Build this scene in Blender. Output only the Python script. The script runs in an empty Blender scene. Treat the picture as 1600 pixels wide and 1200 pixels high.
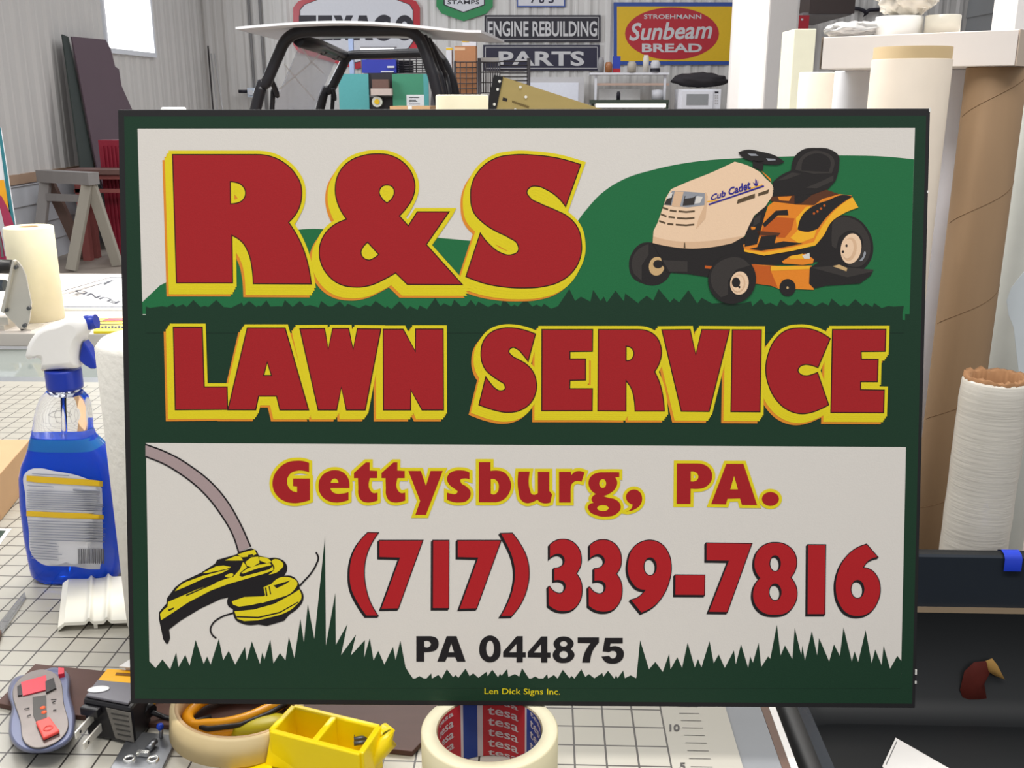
import bpy, bmesh, math, random
from mathutils import Vector, Matrix, Euler, geometry
random.seed(7)
R = math.radians
SC = bpy.context.scene
COL = SC.collection

# ------------------------------------------------------------------ camera, world, lights, exposure
F = 1561.0                      # focal length in pixels of a 1600x1200 frame
PITCH, YAW = R(16.0), R(1.89)
CAM = Vector((0, 0, 1.408))
cd = bpy.data.cameras.new('camera'); cam = bpy.data.objects.new('camera', cd); COL.objects.link(cam)
cam.location = CAM; cam.rotation_euler = (math.pi/2 - PITCH, 0, YAW)
cd.sensor_width = 36; cd.lens = 36*F/1600; cd.clip_start = .02; cd.clip_end = 100
SC.camera = cam
CR = Euler((math.pi/2 - PITCH, 0, YAW)).to_matrix()

W = bpy.data.worlds.new('world'); SC.world = W; W.use_nodes = True
wn, wl = W.node_tree.nodes, W.node_tree.links
wt, wx, wm = wn.new('ShaderNodeTexCoord'), wn.new('ShaderNodeSeparateXYZ'), wn.new('ShaderNodeMapRange')   # dim floor below, bright hall above
wm.inputs['From Min'].default_value = -.25; wm.inputs['From Max'].default_value = .45; wm.inputs['To Min'].default_value = .22; wm.inputs['To Max'].default_value = .70
wl.new(wt.outputs['Generated'], wx.inputs[0]); wl.new(wx.outputs[2], wm.inputs[0]); wl.new(wm.outputs[0], wn['Background'].inputs[1])
wn['Background'].inputs[0].default_value = (.95, .97, 1, 1)
SC.view_settings.view_transform = 'Standard'; SC.view_settings.look = 'None'
SC.view_settings.exposure = 0.0; SC.view_settings.gamma = 1.0; SC.view_settings.use_curve_mapping = False

def area(name, loc, target, size, energy, color=(1, 1, 1)):
    d = bpy.data.lights.new(name, 'AREA'); d.shape = 'RECTANGLE'; d.size, d.size_y = size; d.energy = energy; d.color = color
    o = bpy.data.objects.new(name, d); COL.objects.link(o); o.location = loc
    o.rotation_euler = (Vector(target) - Vector(loc)).to_track_quat('-Z', 'Y').to_euler()
    return o
area('ceiling_light', (-.1, .1, 3.6), (-.1, .1, 0), (2.4, .5), 62, (1, .97, .93))
area('ceiling_light', (-1.3, 3.2, 3.5), (-1.3, 3.2, 0), (2.4, .6), 100, (1, .98, .95))
area('ceiling_light', (.25, 2.5, 3.5), (.25, 2.5, 0), (1.4, .6), 50, (1, .95, .88))
area('ceiling_light', (-1.5, 6.5, 3.6), (-1.5, 6.5, 0), (3, .6), 40)
area('ceiling_light', (0, 10.6, 3.6), (0, 10.6, 0), (5, .6), 70)
area('window_daylight', (-4.2, 10.2, 2.5), (0, 10.2, 2.5), (1.2, 1.2), 70, (.85, .92, 1))

# ------------------------------------------------------------------ pixel -> world helpers
def ray(px, py): return CR @ Vector(((px-800)/F, -(py-600)/F, -1))
def at(px, py, Y):                       # the point at depth Y seen at a pixel
    d = ray(px, py); return CAM + d*((Y-CAM.y)/d.y)
def ground(px, py, z):                   # the point at height z seen at a pixel
    d = ray(px, py); return CAM + d*((z-CAM.z)/d.z)
def side(px, py, X):
    d = ray(px, py); return CAM + d*((X-CAM.x)/d.x)
def depth(p): return -(CR.transposed() @ (p-CAM)).z
def mm(npx, p): return npx/F*depth(p)    # size in metres of npx pixels at point p

# ------------------------------------------------------------------ materials
def lin(c):
    return tuple((v/255/12.92 if v <= 10 else ((v/255+.055)/1.055)**2.4) for v in c)
MATS = {}
def mat(name, rgb, rough=.5, metal=0, var=.06, scale=30, bump=0, trans=0, ior=1.45, alpha=1, emit=0, coat=0, spec=.5, stretch=None):
    if name in MATS: return MATS[name]
    m = bpy.data.materials.new(name); m.use_nodes = True; nt = m.node_tree; b = nt.nodes['Principled BSDF']
    c = lin(rgb)
    b.inputs['Roughness'].default_value = rough; b.inputs['Metallic'].default_value = metal
    b.inputs['IOR'].default_value = ior; b.inputs['Transmission Weight'].default_value = trans
    b.inputs['Alpha'].default_value = alpha; b.inputs['Coat Weight'].default_value = coat
    b.inputs['Specular IOR Level'].default_value = spec
    tc = nt.nodes.new('ShaderNodeTexCoord'); mp = nt.nodes.new('ShaderNodeMapping'); nz = nt.nodes.new('ShaderNodeTexNoise')
    nz.inputs['Scale'].default_value = scale; nz.inputs['Detail'].default_value = 4
    if stretch: mp.inputs['Scale'].default_value = stretch
    nt.links.new(tc.outputs['Object'], mp.inputs[0]); nt.links.new(mp.outputs[0], nz.inputs['Vector'])
    mx = nt.nodes.new('ShaderNodeMix'); mx.data_type = 'RGBA'
    mx.inputs[6].default_value = (*[v*(1-var) for v in c], 1); mx.inputs[7].default_value = (*[min(1, v*(1+var)) for v in c], 1)
    nt.links.new(nz.outputs['Fac'], mx.inputs[0]); nt.links.new(mx.outputs[2], b.inputs['Base Color'])
    if bump:
        bp = nt.nodes.new('ShaderNodeBump'); bp.inputs['Strength'].default_value = bump; bp.inputs['Distance'].default_value = .002
        nt.links.new(nz.outputs['Fac'], bp.inputs['Height']); nt.links.new(bp.outputs[0], b.inputs['Normal'])
    if emit:
        b.inputs['Emission Color'].default_value = (*c, 1); b.inputs['Emission Strength'].default_value = emit
    MATS[name] = m; return m

# ------------------------------------------------------------------ mesh builder
class MB:
    def __init__(s): s.bm = bmesh.new(); s.mats = []
    def mi(s, m):
        if m not in s.mats: s.mats.append(m)
        return s.mats.index(m)
    def face(s, pts, m, smooth=False):
        try: f = s.bm.faces.new([s.bm.verts.new(p) for p in pts])
        except ValueError: return
        f.material_index = s.mi(m); f.smooth = smooth; return f
    def tris(s, vs, fs, m):
        i = s.mi(m); V = [s.bm.verts.new(v) for v in vs]
        for f in fs:
            try: q = s.bm.faces.new([V[k] for k in f]); q.material_index = i
            except ValueError: pass
    def grid(s, rows, m, closed=False, smooth=True, cap=False):
        i = s.mi(m); V = [[s.bm.verts.new(p) for p in r] for r in rows]; n = len(rows[0])
        for a, b in zip(V, V[1:]):
            for k in range(n if closed else n-1):
                try: f = s.bm.faces.new([a[k], a[(k+1) % n], b[(k+1) % n], b[k]]); f.material_index = i; f.smooth = smooth
                except ValueError: pass
        if cap:
            for r in (V[0], V[-1]):
                try: f = s.bm.faces.new(r); f.material_index = i
                except ValueError: pass
        return s
    def box(s, c, size, m, rot=(0, 0, 0)):
        M = Matrix.Translation(c) @ Euler(rot).to_matrix().to_4x4()
        a, b, d = [v/2 for v in size]
        P = [M @ Vector((x*a, y*b, z*d)) for x in (-1, 1) for y in (-1, 1) for z in (-1, 1)]
        return s.hexa(P, m)
    def hexa(s, P, m):
        i = s.mi(m); V = [s.bm.verts.new(p) for p in P]
        for q in ((0, 1, 3, 2), (4, 6, 7, 5), (0, 4, 5, 1), (2, 3, 7, 6), (0, 2, 6, 4), (1, 5, 7, 3)):
            f = s.bm.faces.new([V[k] for k in q]); f.material_index = i
        return s
    def minmax(s, lo, hi, m): return s.box([(a+b)/2 for a, b in zip(lo, hi)], [abs(b-a) for a, b in zip(lo, hi)], m)
    def cyl(s, p0, p1, r0, m, r1=None, n=28, cap=True, smooth=True):
        p0, p1 = Vector(p0), Vector(p1); r1 = r0 if r1 is None else r1
        q = (p1-p0).to_track_quat('Z', 'X')
        rows = [[p + q @ Vector((r*math.cos(t*2*math.pi/n), r*math.sin(t*2*math.pi/n), 0)) for t in range(n)] for p, r in ((p0, r0), (p1, r1))]
        return s.grid(rows, m, True, smooth, cap)
    def lathe(s, prof, c, m, n=40, axis=(0, 0, 1), sx=1, sy=1, rot=0):
        q = Vector(axis).to_track_quat('Z', 'X'); c = Vector(c)
        rows = [[c + q @ (Matrix.Rotation(rot, 3, 'Z') @ Vector((r*sx*math.cos(t*2*math.pi/n), r*sy*math.sin(t*2*math.pi/n), h))) for t in range(n)] for r, h in prof]
        return s.grid(rows, m, True, True)
    def tube(s, path, r, m, n=12, cap=True):
        P = [Vector(p) for p in path]; rows = []; up = Vector((.13, .31, .94))
        for i, p in enumerate(P):
            t = (P[min(i+1, len(P)-1)]-P[max(i-1, 0)]).normalized()
            a = t.cross(up).normalized(); b = t.cross(a).normalized()
            rr = r[i] if isinstance(r, (list, tuple)) else r
            rows.append([p + (a*math.cos(k*2*math.pi/n) + b*math.sin(k*2*math.pi/n))*rr for k in range(n)])
        return s.grid(rows, m, True, True, cap)
    def prism(s, pts, vec, m, smooth=False):
        vec = Vector(vec); A = [Vector(p) for p in pts]; B = [p+vec for p in A]; n = len(A)
        s.face(A, m); s.face(list(reversed(B)), m)
        for k in range(n): s.face([A[k], B[k], B[(k+1) % n], A[(k+1) % n]], m, smooth)
        return s
    def blob(s, c, rad, m, n=20, noise=0, seed=0, freq=9):
        from mathutils import noise as N
        rows = []
        for i in range(n+1):
            a = math.pi*i/n; row = []
            for k in range(2*n):
                b = 2*math.pi*k/(2*n)
                d = Vector((math.sin(a)*math.cos(b), math.sin(a)*math.sin(b), math.cos(a)))
                g = 1 + noise*N.noise(d*freq/4 + Vector((seed, 0, 0))) + noise*.6*N.noise(d*freq/1.7 + Vector((0, seed, 0)))
                row.append(Vector(c) + Vector((d.x*rad[0], d.y*rad[1], d.z*rad[2]))*g)
            rows.append(row)
        return s.grid(rows, m, True, True)
    def build(s, name, parent=None, label=None, bevel=0, root=None, weld=True):
        if weld: bmesh.ops.remove_doubles(s.bm, verts=s.bm.verts, dist=1e-5)
        bmesh.ops.recalc_face_normals(s.bm, faces=s.bm.faces)
        org = Vector((0, 0, 0))
        p = parent
        while p is not None: org = org + p.location; p = p.parent
        loc = Vector((0, 0, 0))
        if parent is None:
            vs = [v.co for v in s.bm.verts]
            loc = Vector((sum(v.x for v in vs)/len(vs), sum(v.y for v in vs)/len(vs), min(v.z for v in vs)))
        bmesh.ops.translate(s.bm, verts=s.bm.verts, vec=-(org+loc))
        me = bpy.data.meshes.new(name); s.bm.to_mesh(me); s.bm.free()
        for m in s.mats: me.materials.append(m)
        o = bpy.data.objects.new(name, me); COL.objects.link(o); o.location = loc
        if parent: o.parent = parent
        if label: o['label'] = label
        if bevel:
            b = o.modifiers.new('bevel', 'BEVEL'); b.width = bevel; b.segments = 2; b.limit_method = 'ANGLE'; b.angle_limit = R(40)
        return o

def thing(name, loc, label, cat, group=None):
    o = bpy.data.objects.new(name, None); COL.objects.link(o); o.location = loc; o.empty_display_size = .05
    o['label'] = label; o['category'] = cat
    if group: o['group'] = group
    return o
def tag(o, label, cat, group=None):
    o['label'] = label; o['category'] = cat
    if group: o['group'] = group
    return o
def struct(o): o['kind'] = 'structure'; return o

# ------------------------------------------------------------------ flat artwork: outlines traced on a plane
def parse(path, ox=0, oy=0, s=1.0, dx=0, dy=0):
    """'x,y x,y~ ...' -> contours of pixel points; ~ marks a smooth point, | starts another contour."""
    out = []
    for part in path.split('|'):
        pts = []
        for tok in part.split():
            sm = tok.endswith('~'); x, y = tok.rstrip('~').split(',')
            pts.append((Vector((ox+(float(x)+dx)/s, oy+(float(y)+dy)/s)), sm))
        out.append(smooth(pts))
    return out
def smooth(pts, closed=True, step=1.2):
    n = len(pts); res = []
    T = []
    for i, (p, sm) in enumerate(pts):
        if sm:
            a = pts[(i-1) % n][0] if closed or i else p; b = pts[(i+1) % n][0] if closed or i < n-1 else p
            # weight the tangent so that the nearer neighbour rules
            da, db = (p-a), (b-p); la, lb = max(da.length, 1e-6), max(db.length, 1e-6)
            t = da/la*lb + db/lb*la; T.append(t.normalized() if t.length > 1e-9 else db.normalized())
        else: T.append(None)
    for i in range(n if closed else n-1):
        p, q = pts[i][0], pts[(i+1) % n][0]; L = (q-p).length
        t0, t1 = T[i], T[(i+1) % n]
        if t0 is None and t1 is None: res.append(p); continue
        h0 = p + t0*L*.36 if t0 is not None else None
        h1 = q - t1*L*.36 if t1 is not None else None
        if h0 is None: h0 = p + (h1-p)*.5
        if h1 is None: h1 = q + (h0-q)*.5
        k = max(3, min(14, int(L/step)))
        for j in range(k):
            u = j/k; res.append(p*(1-u)**3 + h0*3*u*(1-u)**2 + h1*3*u*u*(1-u) + q*u**3)
    if not closed: res.append(pts[-1][0])
    return res
def sarea(c): return sum(c[i].x*c[(i+1) % len(c)].y - c[(i+1) % len(c)].x*c[i].y for i in range(len(c)))/2
def inset(cs, d):
    """grow (d>0) or shrink (d<0) a set of contours; the first is the outer one, the others holes."""
    out = []
    for k, c in enumerate(cs):
        sg = 1 if sarea(c) > 0 else -1
        if k: sg = -sg
        n = len(c); q = []
        for i in range(n):
            a, p, b = c[i-1], c[i], c[(i+1) % n]
            e0, e1 = (p-a), (b-p)
            if e0.length < 1e-6: e0 = e1
            if e1.length < 1e-6: e1 = e0
            n0 = Vector((e0.y, -e0.x)).normalized()*sg; n1 = Vector((e1.y, -e1.x)).normalized()*sg
            m = n0+n1
            if m.length < .1: m = n0
            m.normalize(); q.append(p + m*(d/max(.42, m.dot(n0))))
        if k and d > 0 and (sarea(q) > 0) != (sarea(c) > 0): continue   # the hole closed up
        out.append(q)
    return out
def stroke(pts, w):
    L, Rr = [], []
    ws = w if isinstance(w, (list, tuple)) else [w]*len(pts)
    for i, p in enumerate(pts):
        t = (pts[min(i+1, len(pts)-1)]-pts[max(i-1, 0)]).normalized(); nn = Vector((-t.y, t.x))
        L.append(p+nn*ws[min(i, len(ws)-1)]/2); Rr.append(p-nn*ws[min(i, len(ws)-1)]/2)
    return [L+Rr[::-1]]
def ell(cx, cy, rx, ry, rot=0, n=36):
    c, s_ = math.cos(R(rot)), math.sin(R(rot)); o = []
    for k in range(n):
        a = 2*math.pi*k/n; x, y = rx*math.cos(a), ry*math.sin(a); o.append(Vector((cx+x*c-y*s_, cy+x*s_+y*c)))
    return o
def winding_tris(cs):
    """triangles of a grown outline whose tight corners may cross themselves (non-zero winding)."""
    loops = []
    for k, c in enumerate(cs): loops.append(c if (sarea(c) > 0) == (k == 0) else c[::-1])
    vs, es = [], []
    for c in loops:
        n0 = len(vs); vs += c; es += [(n0+i, n0+(i+1) % len(c)) for i in range(len(c))]
    V, _, F3, _, _, _ = geometry.delaunay_2d_cdt([Vector((p.x, p.y)) for p in vs], es, [], 0, 1e-4)
    keep = []
    for f in F3:
        x = sum(V[i].x for i in f)/len(f); y = sum(V[i].y for i in f)/len(f); w = 0
        for c in loops:
            p = c[-1]
            for q in c:
                if (p.y <= y) != (q.y <= y) and p.x+(y-p.y)/(q.y-p.y)*(q.x-p.x) > x: w += 1 if q.y > p.y else -1
                p = q
        if w > 0: keep.append(list(f))
    return V, keep
class Art:
    """draws pixel-space outlines onto one plane; mapper(px, py, layer) gives the world point."""
    def __init__(s, mapper): s.map = mapper; s.mb = MB()
    def fill(s, cs, m, layer, shift=(0, 0)):
        sh = Vector(shift); cs = [[p+sh for p in c] for c in cs]
        flat = [p for c in cs for p in c]
        t = geometry.tessellate_polygon([[Vector((p.x, p.y, 0)) for p in c] for c in cs])
        s.mb.tris([s.map(p.x, p.y, layer) for p in flat], t, m)
    def grown(s, tri, m, layer, shift=(0, 0)):
        V, fs = tri; s.mb.tris([s.map(p.x+shift[0], p.y+shift[1], layer) for p in V], fs, m)
    def quad(s, x0, y0, x1, y1, m, layer): s.fill([[Vector((x0, y0)), Vector((x1, y0)), Vector((x1, y1)), Vector((x0, y1))]], m, layer)
    def text(s, body, bbox, m, layer, bold=.0, shear=0, corners=None, flip=False):
        cu = bpy.data.curves.new('t', 'FONT'); cu.body = body; cu.offset = bold; cu.resolution_u = 3; cu.shear = shear
        ob = bpy.data.objects.new('t', cu); COL.objects.link(ob)
        dg = bpy.context.evaluated_depsgraph_get(); me = bpy.data.meshes.new_from_object(ob.evaluated_get(dg))
        vs = [v.co.copy() for v in me.vertices]; fs = [list(p.vertices) for p in me.polygons]
        bpy.data.objects.remove(ob); bpy.data.curves.remove(cu); bpy.data.meshes.remove(me)
        if not vs: return
        x0, x1 = min(v.x for v in vs), max(v.x for v in vs); y0, y1 = min(v.y for v in vs), max(v.y for v in vs)
        if corners is None:
            a, b, c, d = bbox; corners = [(a, b), (c, b), (c, d), (a, d)]      # TL TR BR BL
        TL, TR, BR, BL = [Vector(q) for q in corners]; P = []
        for v in vs:
            u = (v.x-x0)/(x1-x0); w = (v.y-y0)/max(1e-6, y1-y0)
            p = (BL*(1-u)+BR*u)*(1-w) + (TL*(1-u)+TR*u)*w
            P.append(s.map(p.x, p.y, layer))
        s.mb.tris(P, fs, m)
    def build(s, name, parent, **k): return s.mb.build(name, parent, weld=False, **k)
# ================================================================== THE SIGN
SG_TL, SG_TR, SG_BR, SG_BL = Vector((-.3228, .7707, 1.3993)), Vector((.2867, .7836, 1.4002)), Vector((.2894, .6835, .9541)), Vector((-.3201, .6706, .9532))
SG_U = (SG_TR-SG_TL).normalized(); SG_V = (SG_TL-SG_BL).normalized(); SG_N = SG_V.cross(SG_U).normalized()
if SG_N.y > 0: SG_N = -SG_N
def on_sign(px, py, layer=0):
    d = ray(px, py); t = (SG_TL-CAM).dot(SG_N)/d.dot(SG_N)
    return CAM + d*t + SG_N*(layer*.00007)
def pt(rgb, n): return mat('paint_'+n, rgb, .36, 0, .03, 900, .05, spec=.36)
P_WHITE = pt((220, 214, 206), 'white'); P_DGREEN = pt((22, 54, 35), 'dark_green'); P_LGREEN = pt((30, 108, 62), 'green')
P_RED = pt((165, 27, 32), 'red'); P_YEL = pt((226, 207, 28), 'yellow'); P_ORG = pt((226, 140, 40), 'orange'); P_DARK = pt((58, 22, 14), 'dark_brown')
P_BLACK = pt((28, 24, 26), 'black'); P_PRED = pt((176, 27, 33), 'phone_red')
P_EDGE = mat('board_edge', (17, 15, 17), .6)

sign = thing('shop_sign', (SG_BL+SG_BR)/2, 'large green, white and red lawn service board with mower picture, propped on the cutting mat', 'sign')
TH = .011
b = MB(); A = [SG_TL, SG_TR, SG_BR, SG_BL]; b.prism(A, -SG_N*TH, P_EDGE); b.build('board', sign, bevel=.0006)

a = Art(on_sign)
V2 = lambda *q: [[Vector(p) for p in q]]
a.fill(V2((194, 182), (1447, 181), (1425, 1099.5), (211, 1091.5)), P_DGREEN, 1)
a.build('green_field', sign, label='dark green painted field inside black border')
a = Art(on_sign)
a.fill(V2((215, 201), (1429.6, 200), (1421, 491), (1413, 491), (223, 492), (222.5, 472)), P_WHITE, 2)
a.fill(V2((228, 692), (1415.5, 698.5), (1407.5, 1060), (640, 1060), (234, 1060)), P_WHITE, 2)
a.build('white_panels', sign, label='two cream white painted panels')

# light green hill
a = Art(on_sign)
hill = [(Vector((x, y)), sm) for x, y, sm in [(222.5, 472, 0), (250, 446, 0), (262, 440, 1), (300, 418, 1), (380, 380, 1), (465, 359, 1), (560, 362, 1), (690, 372, 1), (740, 376.5, 1), (800, 380, 1), (860, 375, 1), (893, 356, 1), (914, 330, 1), (940, 302, 1), (975, 280, 1), (1020, 265.5, 1), (1080, 253.5, 1), (1160, 247, 1), (1230, 244.5, 1), (1320, 243, 1), (1380, 244.5, 1), (1428, 249, 0), (1421, 491, 0), (1414, 491, 0), (1414, 500, 0), (229, 500, 0), (229, 491, 0), (223, 491, 0)]]
a.fill([smooth(hill)], P_LGREEN, 3)
a.build('hill', sign, label='light green rolling hill')

# upper row of dark grass
def zig(txt, ox, oy, s): return [Vector((ox+float(p.split(',')[0])/s, oy+float(p.split(',')[1])/s)) for p in txt.split()]
g = zig('70,152 95,160 170,150 200,155 238,135 255,155 298,138 320,155 360,112 405,155 430,147 450,155 500,112 545,155 590,160 655,128 665,150 700,118 745,155 758,145 770,152 806,115 830,152 880,150 902,152 918,112 965,155 1010,118 1040,150 1070,143 1125,158 1138,118 1185,152 1210,150 1252,120 1285,155 1300,135 1370,162 1410,142 1440,152 1470,118 1530,160', 210, 440, 3.902)
g += zig('20,150 45,168 95,120 140,168 160,150 205,172 218,145 262,168 312,100 345,150 365,132 410,152 428,110 470,150 500,148 530,112 560,148 575,122 635,155 680,132 712,150 728,105 775,152 795,140 815,152 862,108 905,152 930,140 960,155 975,135 1018,165 1060,150 1130,45 1165,118 1200,92 1258,122 1275,50 1320,118 1340,92 1358,128 1412,55 1462,120 1470,72 1550,132', 600, 440, 3.902)
g += zig('0,110 38,80 75,108 105,42 170,118 192,95 222,118 275,48 325,125 350,92 410,125 470,120 560,128 630,112 638,140 688,97 710,130 740,120 778,140 798,102 840,135 865,132 895,100 925,130 945,115 995,140 1035,118 1070,135 1088,97 1140,140 1158,130 1180,142 1222,100 1265,138 1280,122 1320,145 1330,122 1372,150 1410,138 1440,142 1498,138 1490,190', 1000, 440, 3.636)
a = Art(on_sign)
a.fill([g + [Vector((1410, 500)), Vector((1412, 520)), Vector((228, 520)), Vector((228, 480))]], P_DGREEN, 4)
# lower row of dark grass
g = zig('66,752 105,795 145,745 190,802 225,705 238,790 278,718 303,782 338,632 385,772 405,728 425,775 473,625 498,750 530,695 568,775 625,672 635,750 665,640 712,772 725,705 738,745 772,630 790,768 828,708 860,750 880,612 912,738 947,510 967,645 990,425 1028,625 1090,30 1095,665 1150,358 1153,660 1220,540 1183,720 1270,600 1240,722 1322,632 1317,735 1350,622 1372,750 1400,695 1435,775 1485,672 1500,748 1528,635 1558,790', 215, 830, 3.721)
g += zig('0,450 25,485 62,465 100,485 135,448 140,480 180,457 200,480 233,422 272,472 288,458 305,475 350,418 375,465 398,447 430,475 482,437 487,465 517,425 553,472 565,450 575,462 610,420 617,470 658,452 685,468 703,415 750,485 785,467 825,490 860,452 865,480 902,458 925,480 957,425 1000,478 1012,463 1030,480 1073,422 1098,470 1120,452 1155,478 1205,445 1210,470 1240,432 1280,482 1290,460 1300,478 1335,430 1345,478 1382,460 1415,478', 640, 940, 4.0)
g += zig('50,340 70,140 118,298 153,257 193,312 228,213 235,298 272,232 298,290 328,153 367,288 385,242 403,288 447,145 470,265 497,217 530,290 580,195 590,270 618,162 657,290 668,228 683,262 714,153 728,285 765,228 777,240 813,55 833,222 857,168 897,242 910,72 945,220 952,168 965,250 1003,90 1032,222 1042,128 1097,255 1123,162 1155,225 1175,70 1220,255 1235,200 1255,258 1295,85 1328,265 1347,190 1382,275 1393,170 1428,295 1467,225 1489,252', 980, 960, 3.478)
a.fill([g + [Vector((1408, 1034)), Vector((1407, 1075)), Vector((233, 1075)), Vector((232.5, 1033))]], P_DGREEN, 4)
a.build('grass', sign, label='dark green painted grass blades')

SH_Y = [(-6, 11.5), (-4, 8), (-2, 4), (0, 0)]; SH_O = [(-9.7, 14.8), (-6.5, 10), (-3.2, 5)]
def block_word(name, letters, sy, so, grow):
    a = Art(on_sign)
    for n, cs in enumerate(letters):
        big = winding_tris(inset(cs, grow))
        for k, sh in enumerate(so): a.grown(big, P_ORG, 5+.03*n+.4*k, sh)
        for k, sh in enumerate(sy): a.grown(big, P_YEL, 6.5+.03*n+.4*k, sh)
        a.grown(winding_tris(inset(cs, .9)), P_DARK, 8.5+.03*n); a.fill(inset(cs, -.9), P_RED, 9.1+.03*n)
    return a.build(name, sign)
RS = [parse('120,80 720,80 860,95~ 960,145~ 1040,225~ 1082,310~ 1088,385~ 1072,470~ 1040,532~ 990,588 1055,690~ 1115,830~ 1145,950~ 1160,1050 725,1048 716,930~ 690,820~ 640,735~ 565,685 570,1042 150,1042 | 553,283 582,286~ 640,310~ 668,370~ 642,425~ 592,446~ 555,450', 245, 225, 4.8),
      parse('272,565 212,462~ 188,340~ 215,220~ 295,130~ 395,88~ 500,75~ 605,88~ 700,142~ 765,230~ 785,320~ 765,410~ 725,475~ 668,540 735,615 802,510 1040,510 870,755 1140,1055 728,1053 640,967 560,1012~ 450,1060~ 330,1073~ 220,1050~ 130,980~ 80,890~ 68,800~ 95,700~ 165,618~ | 575,443 535,405~ 517,360~ 535,322~ 575,308~ 618,325~ 630,365~ 615,405~ | 430,737 395,775~ 380,815~ 395,850~ 435,870~ 480,855~ 513,828', 485, 225, 4.8),
      parse('1043,155 930,470 865,395~ 790,345~ 720,318~ 665,325~ 640,360~ 662,402~ 740,448~ 850,495~ 950,548~ 1018,625~ 1048,740~ 1040,850~ 985,955~ 890,1030~ 760,1070~ 620,1080~ 450,1070~ 320,1045~ 183,995 290,670 365,760~ 440,815~ 520,832~ 575,800~ 568,750~ 500,700~ 400,650~ 310,590~ 240,510~ 218,400~ 232,290~ 290,190~ 400,110~ 540,82~ 700,85~ 860,105~', 690, 225, 4.8)]
block_word('large_initials', RS, SH_Y, SH_O, 6.2)
LW = [parse('150,80 468,80 490,738 742,738 748,985 172,990', 250, 500, 7.06),
      parse('965,88 1382,88 1641,992 1325,992 1288,838 1090,838 1058,990 752,990 | 1185,465 1232,612 1145,612', 250, 500, 7.06),
      parse('222,78 442,76 475,262 515,76 657,76 697,262 735,78 945,80 805,803 637,803 592,600 550,803 385,803', 430, 500, 5.714),
      parse('965,82 1143,82 1252,280 1255,80 1500,80 1503,803 1312,803 1212,625 1210,803 967,803', 430, 500, 5.714),
      parse('788,155 707,455 650,382~ 590,322~ 535,303~ 495,340~ 530,395~ 600,435~ 690,490~ 760,570~ 797,680~ 785,820~ 720,930~ 620,995~ 480,1018~ 330,992~ 165,935 240,628 290,695~ 340,750~ 400,780~ 452,760~ 445,710~ 390,670~ 310,615~ 240,550~ 198,460~ 188,350~ 225,215~ 310,130~ 420,92~ 540,88~ 670,112~', 725, 500, 7.057),
      parse('860,105 1418,105 1415,345 1168,348 1168,430 1340,430 1340,662 1168,665 1165,757 1415,757 1412,1000 858,1000', 725, 500, 7.057),
      parse('105,105 540,105 650,122~ 740,182~ 790,280~ 800,370~ 778,470~ 725,570 775,680~ 810,810~ 832,1003 510,1003 500,880~ 470,760~ 410,668 408,1003 100,1000 | 410,290 450,297~ 490,340~ 490,400~ 460,440~ 410,448', 920, 500, 7.057),
      parse('805,108 1115,105 1178,382 1245,105 1551,107 1325,1008 1018,1005', 920, 500, 7.057),
      parse('240,108 560,108 545,1012 225,1010', 1110, 500, 7.057),
      parse('825,205 690,525 620,500~ 540,492~ 485,520~ 470,558~ 500,600~ 560,615~ 630,600~ 685,578 808,935 720,980~ 620,1018~ 500,1033~ 355,990~ 230,880~ 150,730~ 115,560~ 140,380~ 220,215~ 340,115~ 490,88~ 640,108~ 740,150~', 1180, 500, 7.059),
      parse('850,105 1438,103 1430,345 1165,348 1168,432 1352,435 1345,680 1160,680 1160,768 1420,772 1412,1022 832,1020', 1180, 500, 7.059)]
block_word('lawn_lettering', LW[:4], [(-6, 9), (-4, 6), (-2, 3), (0, 0)], [(-9.5, 12.3), (-6.3, 8.2), (-3.2, 4)], 5.6)
block_word('service_lettering', LW[4:], [(-6, 9), (-4, 6), (-2, 3), (0, 0)], [(-9.5, 12.3), (-6.3, 8.2), (-3.2, 4)], 5.6)

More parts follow.
